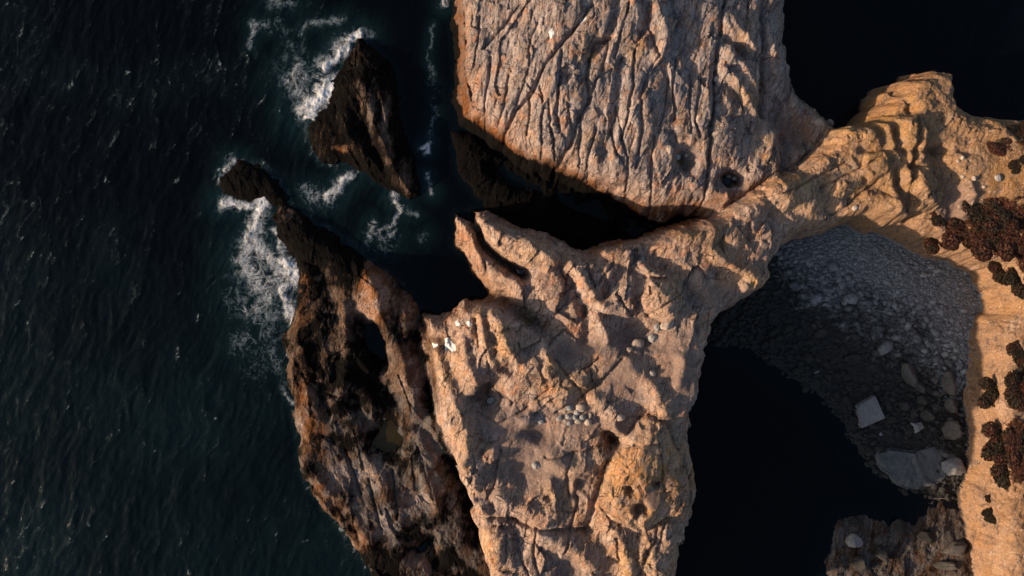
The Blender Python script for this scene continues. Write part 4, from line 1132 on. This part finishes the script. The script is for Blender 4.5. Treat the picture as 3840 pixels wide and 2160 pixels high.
def layer(name, pts, z):
    """a thin crust that follows the rock surface inside a traced outline"""
    P, J, I = stroke_window(pts, z, .6)
    x = X[J, I]; y = Y[J, I]
    px = x + .16 * fbm(x / .5, y / .5, 3, 7); py = y + .16 * fbm(x / .5, y / .5, 3, 8)
    d = np.full(x.shape, 1e9); ins = np.zeros(x.shape, bool)
    for k in range(len(P)):
        ax, ay = P[k]; bx, by = P[(k + 1) % len(P)]
        d = np.minimum(d, seg_dist(px, py, ax, ay, bx, by))
        if ay != by:
            ins ^= ((ay > py) != (by > py)) & (px < (bx - ax) * (py - ay) / (by - ay) + ax)
    s_ = np.where(ins, d, -d)
    zc = Z[J, I] + np.clip(s_ * .5, -.06, .035)                # feathers into the rock at its rim
    ii = np.arange(x.size).reshape(x.shape)
    q = ii[:-1, :-1][np.maximum(s_[:-1, :-1], s_[1:, 1:]) > -.12]
    f = np.stack([q, q + 1, q + x.shape[1] + 1, q + x.shape[1]], 1)
    un, inv = np.unique(f, return_inverse=True)
    V = np.stack([x.ravel()[un], y.ravel()[un], zc.ravel()[un]], 1)
    return link(bpy.data.objects.new(name, np_mesh(name, V, inv.reshape(f.shape), PALEPATCH)))


def ring_z(pts, frac=.35):
    c = np.mean(pts, 0)
    zs = sorted(land(c[0] + (p - c[0]) * .8, c[1] + (q - c[1]) * .8)[2] for p, q in pts)
    return zs[int(len(zs) * frac)]


TP = [(955, 1085), (970, 1060), (1000, 1062), (1020, 1085), (1022, 1110), (1005, 1130), (985, 1142), (955, 1130), (935, 1118), (945, 1100)]
o = sheet('tide_pool', TP, ring_z(TP, .5) + .05, POOLM, .3)
tag(o, 'still olive green tide pool on the dark rock shelf', 'tide pool')
DP = [(1820, 445), (1832, 428), (1858, 428), (1872, 450), (1868, 472), (1848, 482), (1826, 468)]
o = sheet('rock_pool', DP, ring_z(DP, .15), DARKPOOL, .3)
tag(o, 'small black water pool in a pit at the base of the outcrop', 'rock pool')
for pts, l in [([(1118, 850), (1128, 848), (1136, 860), (1147, 866), (1148, 880), (1136, 884), (1130, 876), (1120, 884)], 'white heart shaped patch on the left rim of the headland'),
               ([(1085, 862), (1095, 866), (1104, 864), (1100, 872), (1090, 876)], 'small white star shaped patch left of the white heart shaped one'),
               ([(1297, 676), (1308, 681), (1320, 680), (1314, 690), (1302, 686)], 'white bow shaped patch in the crevice between the headland fingers'),
               ([(1143, 810), (1152, 804), (1158, 816), (1150, 822)], 'pale grey patch near the upper left edge of the headland, left of two'),
               ([(1172, 812), (1180, 806), (1188, 816), (1180, 824)], 'pale grey patch near the upper left edge of the headland, right of two'),
               ([(1380, 78), (1390, 70), (1394, 88), (1384, 96)], 'pale blue-grey patch on the outcrop near the top edge'),
               ([(1456, 56), (1470, 44), (1476, 40), (1474, 50), (1460, 62)], 'slim pale patch in the diagonal crack of the outcrop')]:
    zz_ = land(*np.mean(pts, 0))[2]
    o = layer('pale_patch', pts, zz_)
    tag(o, l, 'pale patch')

# ------------------------------------------------------------------ shrubs
def shrub_mesh(seed, leaves=9000):
    r = np.random.default_rng(seed)
    lobes = r.uniform(-.72, .72, (13, 2)); lr = r.uniform(.22, .45, 13); lh = r.uniform(.25, .6, 13)
    k = r.integers(0, 13, leaves)
    d = r.normal(size=(leaves, 3)); d /= np.linalg.norm(d, axis=1)[:, None]; d[:, 2] = np.abs(d[:, 2])
    rad = lr[k] * r.uniform(.55, 1.12, leaves) ** .6
    c = np.stack([lobes[k, 0] + d[:, 0] * rad, lobes[k, 1] + d[:, 1] * rad, d[:, 2] * rad * 1.1 + lh[k] * .5], 1)
    s = r.uniform(.03, .065, leaves)
    t = r.normal(size=(leaves, 3)); t /= np.linalg.norm(t, axis=1)[:, None]
    b = np.cross(t, r.normal(size=(leaves, 3))); b /= np.linalg.norm(b, axis=1)[:, None]
    q = np.stack([c - t * s[:, None] * 1.6, c + b * s[:, None], c + t * s[:, None] * 1.6, c - b * s[:, None]], 1).reshape(-1, 3)
    return q, np.arange(leaves * 4).reshape(-1, 4)


SHM = [np_mesh('shrub_foliage', *shrub_mesh(90 + k), LEAF, smooth=False) for k in range(4)]
RDM = [np_mesh('red_foliage', *shrub_mesh(97 + k), REDLEAF, smooth=False) for k in range(2)]


def stem_mesh():
    bm = bmesh.new()
    rr = random.Random(3)
    for k in range(7):
        a_ = k * .9 + rr.uniform(-.3, .3); l = rr.uniform(.35, .6)
        d = Vector((math.cos(a_) * l, math.sin(a_) * l, .35))
        q = d.to_track_quat('Z', 'Y').to_matrix().to_4x4()
        bmesh.ops.create_cone(bm, cap_ends=True, segments=6, radius1=.035, radius2=.012, depth=d.length,
                              matrix=Matrix.Translation(d / 2 + Vector((0, 0, -.05))) @ q)
    me = bpy.data.meshes.new('stem')
    bm.to_mesh(me); bm.free()
    me.materials.append(STEM)
    return me


STM = stem_mesh()


def shrub(p, q, rp, rq, label, meshes=None, rot=0, hz=.8):
    x, y, z = land(p, q)
    e = link(bpy.data.objects.new('shrub', None))
    e.location = (x, y, z - .08); e.rotation_euler = (0, 0, math.radians(rot)); e.empty_display_size = .3
    s = K * 1.05
    e.scale = (rp * s, rq * s, min(rp, rq) * s * hz)
    tag(e, label, 'shrub', 'shrubs along the clifftop')
    for nm, me in (('foliage', random.choice(meshes or SHM)), ('stem', STM)):
        c = link(bpy.data.objects.new(nm, me)); c.parent = e


for p, q, a_, b_, l, ms in [
    (2468, 535, 42, 34, 'dark shrub at the upper left of the red-brown clifftop thicket', SHM), (2528, 535, 44, 38, 'dark shrub at the upper right of the red-brown thicket', SHM),
    (2362, 548, 24, 17, 'small dark shrub on the slope left of the thicket', SHM), (2362, 605, 32, 30, 'red-brown shrub at the left end of the thicket above the beach', RDM),
    (2430, 600, 46, 36, 'red-brown low shrub in the middle of the thicket', RDM), (2500, 605, 48, 40, 'red-brown low shrub right of the middle of the thicket', RDM),
    (2560, 610, 40, 44, 'dark red shrub at the right edge of the photo in the thicket', RDM), (2520, 685, 40, 34, 'dark shrub at the lower end of the thicket over the cliff edge', SHM),
    (2568, 715, 36, 42, 'dark shrub at the right edge under the red-brown thicket', SHM), (2530, 372, 40, 20, 'dark red shrub high on the clifftop at upper right', RDM),
    (2560, 335, 44, 22, 'blackish shrub at the top of the clifftop by the dark water', SHM), (2500, 310, 24, 14, 'low dark shrub on the upper clifftop rim', SHM), (2562, 418, 24, 16, 'small dark shrub at the right edge beside yellow ground', SHM),
    (2568, 890, 30, 32, 'dark shrub at the right edge above the pale cliff bulge', SHM), (2505, 985, 38, 34, 'dark spreading shrub nearest the cliff edge, half way down', SHM),
    (2556, 985, 40, 44, 'dark shrub at the right edge behind the spreading one', SHM), (2520, 1105, 44, 42, 'large dark shrub at the upper part of the lower right thicket', SHM),
    (2525, 1180, 46, 46, 'large dark shrub at the lower part of the lower right thicket', SHM), (2568, 1130, 34, 50, 'reddish shrub at the right edge of the lower right thicket', RDM),
    (2500, 1298, 34, 20, 'small isolated dark shrub near the bottom right corner', SHM), (2490, 1256, 16, 10, 'tiny low shrub above the small isolated one', SHM)]:
    shrub(p, q, a_, b_, l, ms, random.uniform(-25, 25), .4)

# low red-brown growth between the shrubs: nobody could count it
def ground_cover(name, polys, n, label, seed):
    r = np.random.default_rng(seed)
    Q = []
    for pts, share in polys:
        C = poly_coarse(pts, 10)
        m = int(n * share * 4)
        P = np.array([pw(*p, 10) for p in pts])
        c = r.uniform(P.min(0), P.max(0), (m, 2))
        d = coarse_sample(C, c[:, 0] + 1.2 * fbm(c[:, 0] / 2.5, c[:, 1] / 2.5, 3, 5), c[:, 1] + 1.2 * fbm(c[:, 0] / 2.5, c[:, 1] / 2.5, 3, 9))
        hole = fbm(c[:, 0] / 1.6, c[:, 1] / 1.6, 3, 77)
        c = c[(d > r.uniform(0, 1.6, len(d)) ** 1.5) & (hole > r.uniform(-.45, .0, len(d)))][:int(n * share)]
        Q.append(c)
    c = np.concatenate(Q)
    gi = np.clip(((c[:, 0] - X0) / G + .5).astype(int), 0, NX - 1); gj = np.clip(((c[:, 1] - Y0) / G + .5).astype(int), 0, NY - 1)
    slope = np.hypot(Z[gj, np.clip(gi + 4, 0, NX - 1)] - Z[gj, np.clip(gi - 4, 0, NX - 1)], Z[np.clip(gj + 4, 0, NY - 1), gi] - Z[np.clip(gj - 4, 0, NY - 1), gi]) / (8 * G)
    flat = (slope < r.uniform(.8, 1.7, len(c))) & (Z[gj, gi] > 5)          # nothing grows on the steep face
    c = c[flat]
    fu = np.clip((c[:, 0] - X0) / G, 0, NX - 1.01); fv = np.clip((c[:, 1] - Y0) / G, 0, NY - 1.01)
    gi = fu.astype(int); gj = fv.astype(int); fu = fu - gi; fv = fv - gj
    zc = (Z[gj, gi] * (1 - fu) + Z[gj, gi + 1] * fu) * (1 - fv) + (Z[gj + 1, gi] * (1 - fu) + Z[gj + 1, gi + 1] * fu) * fv
    hump = .35 * np.clip(fbm(c[:, 0] / 1.3, c[:, 1] / 1.3, 3, 33) + .3, 0, 1)
    p = np.column_stack([c, zc + r.uniform(0, .12, len(c)) + hump])
    t = r.normal(size=(len(c), 3)); t[:, 2] *= .5; t /= np.linalg.norm(t, axis=1)[:, None]
    b = np.cross(t, r.normal(size=(len(c), 3))); b /= np.linalg.norm(b, axis=1)[:, None]
    s = r.uniform(.05, .11, len(c))[:, None]
    V = np.stack([p - t * s * 1.5, p + b * s, p + t * s * 1.5, p - b * s], 1).reshape(-1, 3)
    o = link(bpy.data.objects.new(name, np_mesh(name, V, np.arange(len(V)).reshape(-1, 4), REDLEAF, smooth=False)))
    tag(o, label, 'ground cover', None, 'stuff')


ground_cover('ground_cover', [([(2338, 560), (2400, 590), (2425, 525), (2470, 505), (2545, 505), (2640, 560), (2640, 790), (2555, 750), (2510, 700), (2465, 660), (2425, 655), (2375, 648), (2340, 612)], .6),
                              ([(2490, 385), (2540, 360), (2640, 350), (2640, 410), (2540, 400)], .08), ([(2480, 1065), (2530, 1050), (2640, 1060), (2640, 1230), (2520, 1225), (2485, 1180)], .2),
                              ([(2470, 985), (2530, 945), (2640, 930), (2640, 1030), (2510, 1020)], .12)], 85000,
             'low red-brown ground cover spreading between the clifftop shrubs', 12)
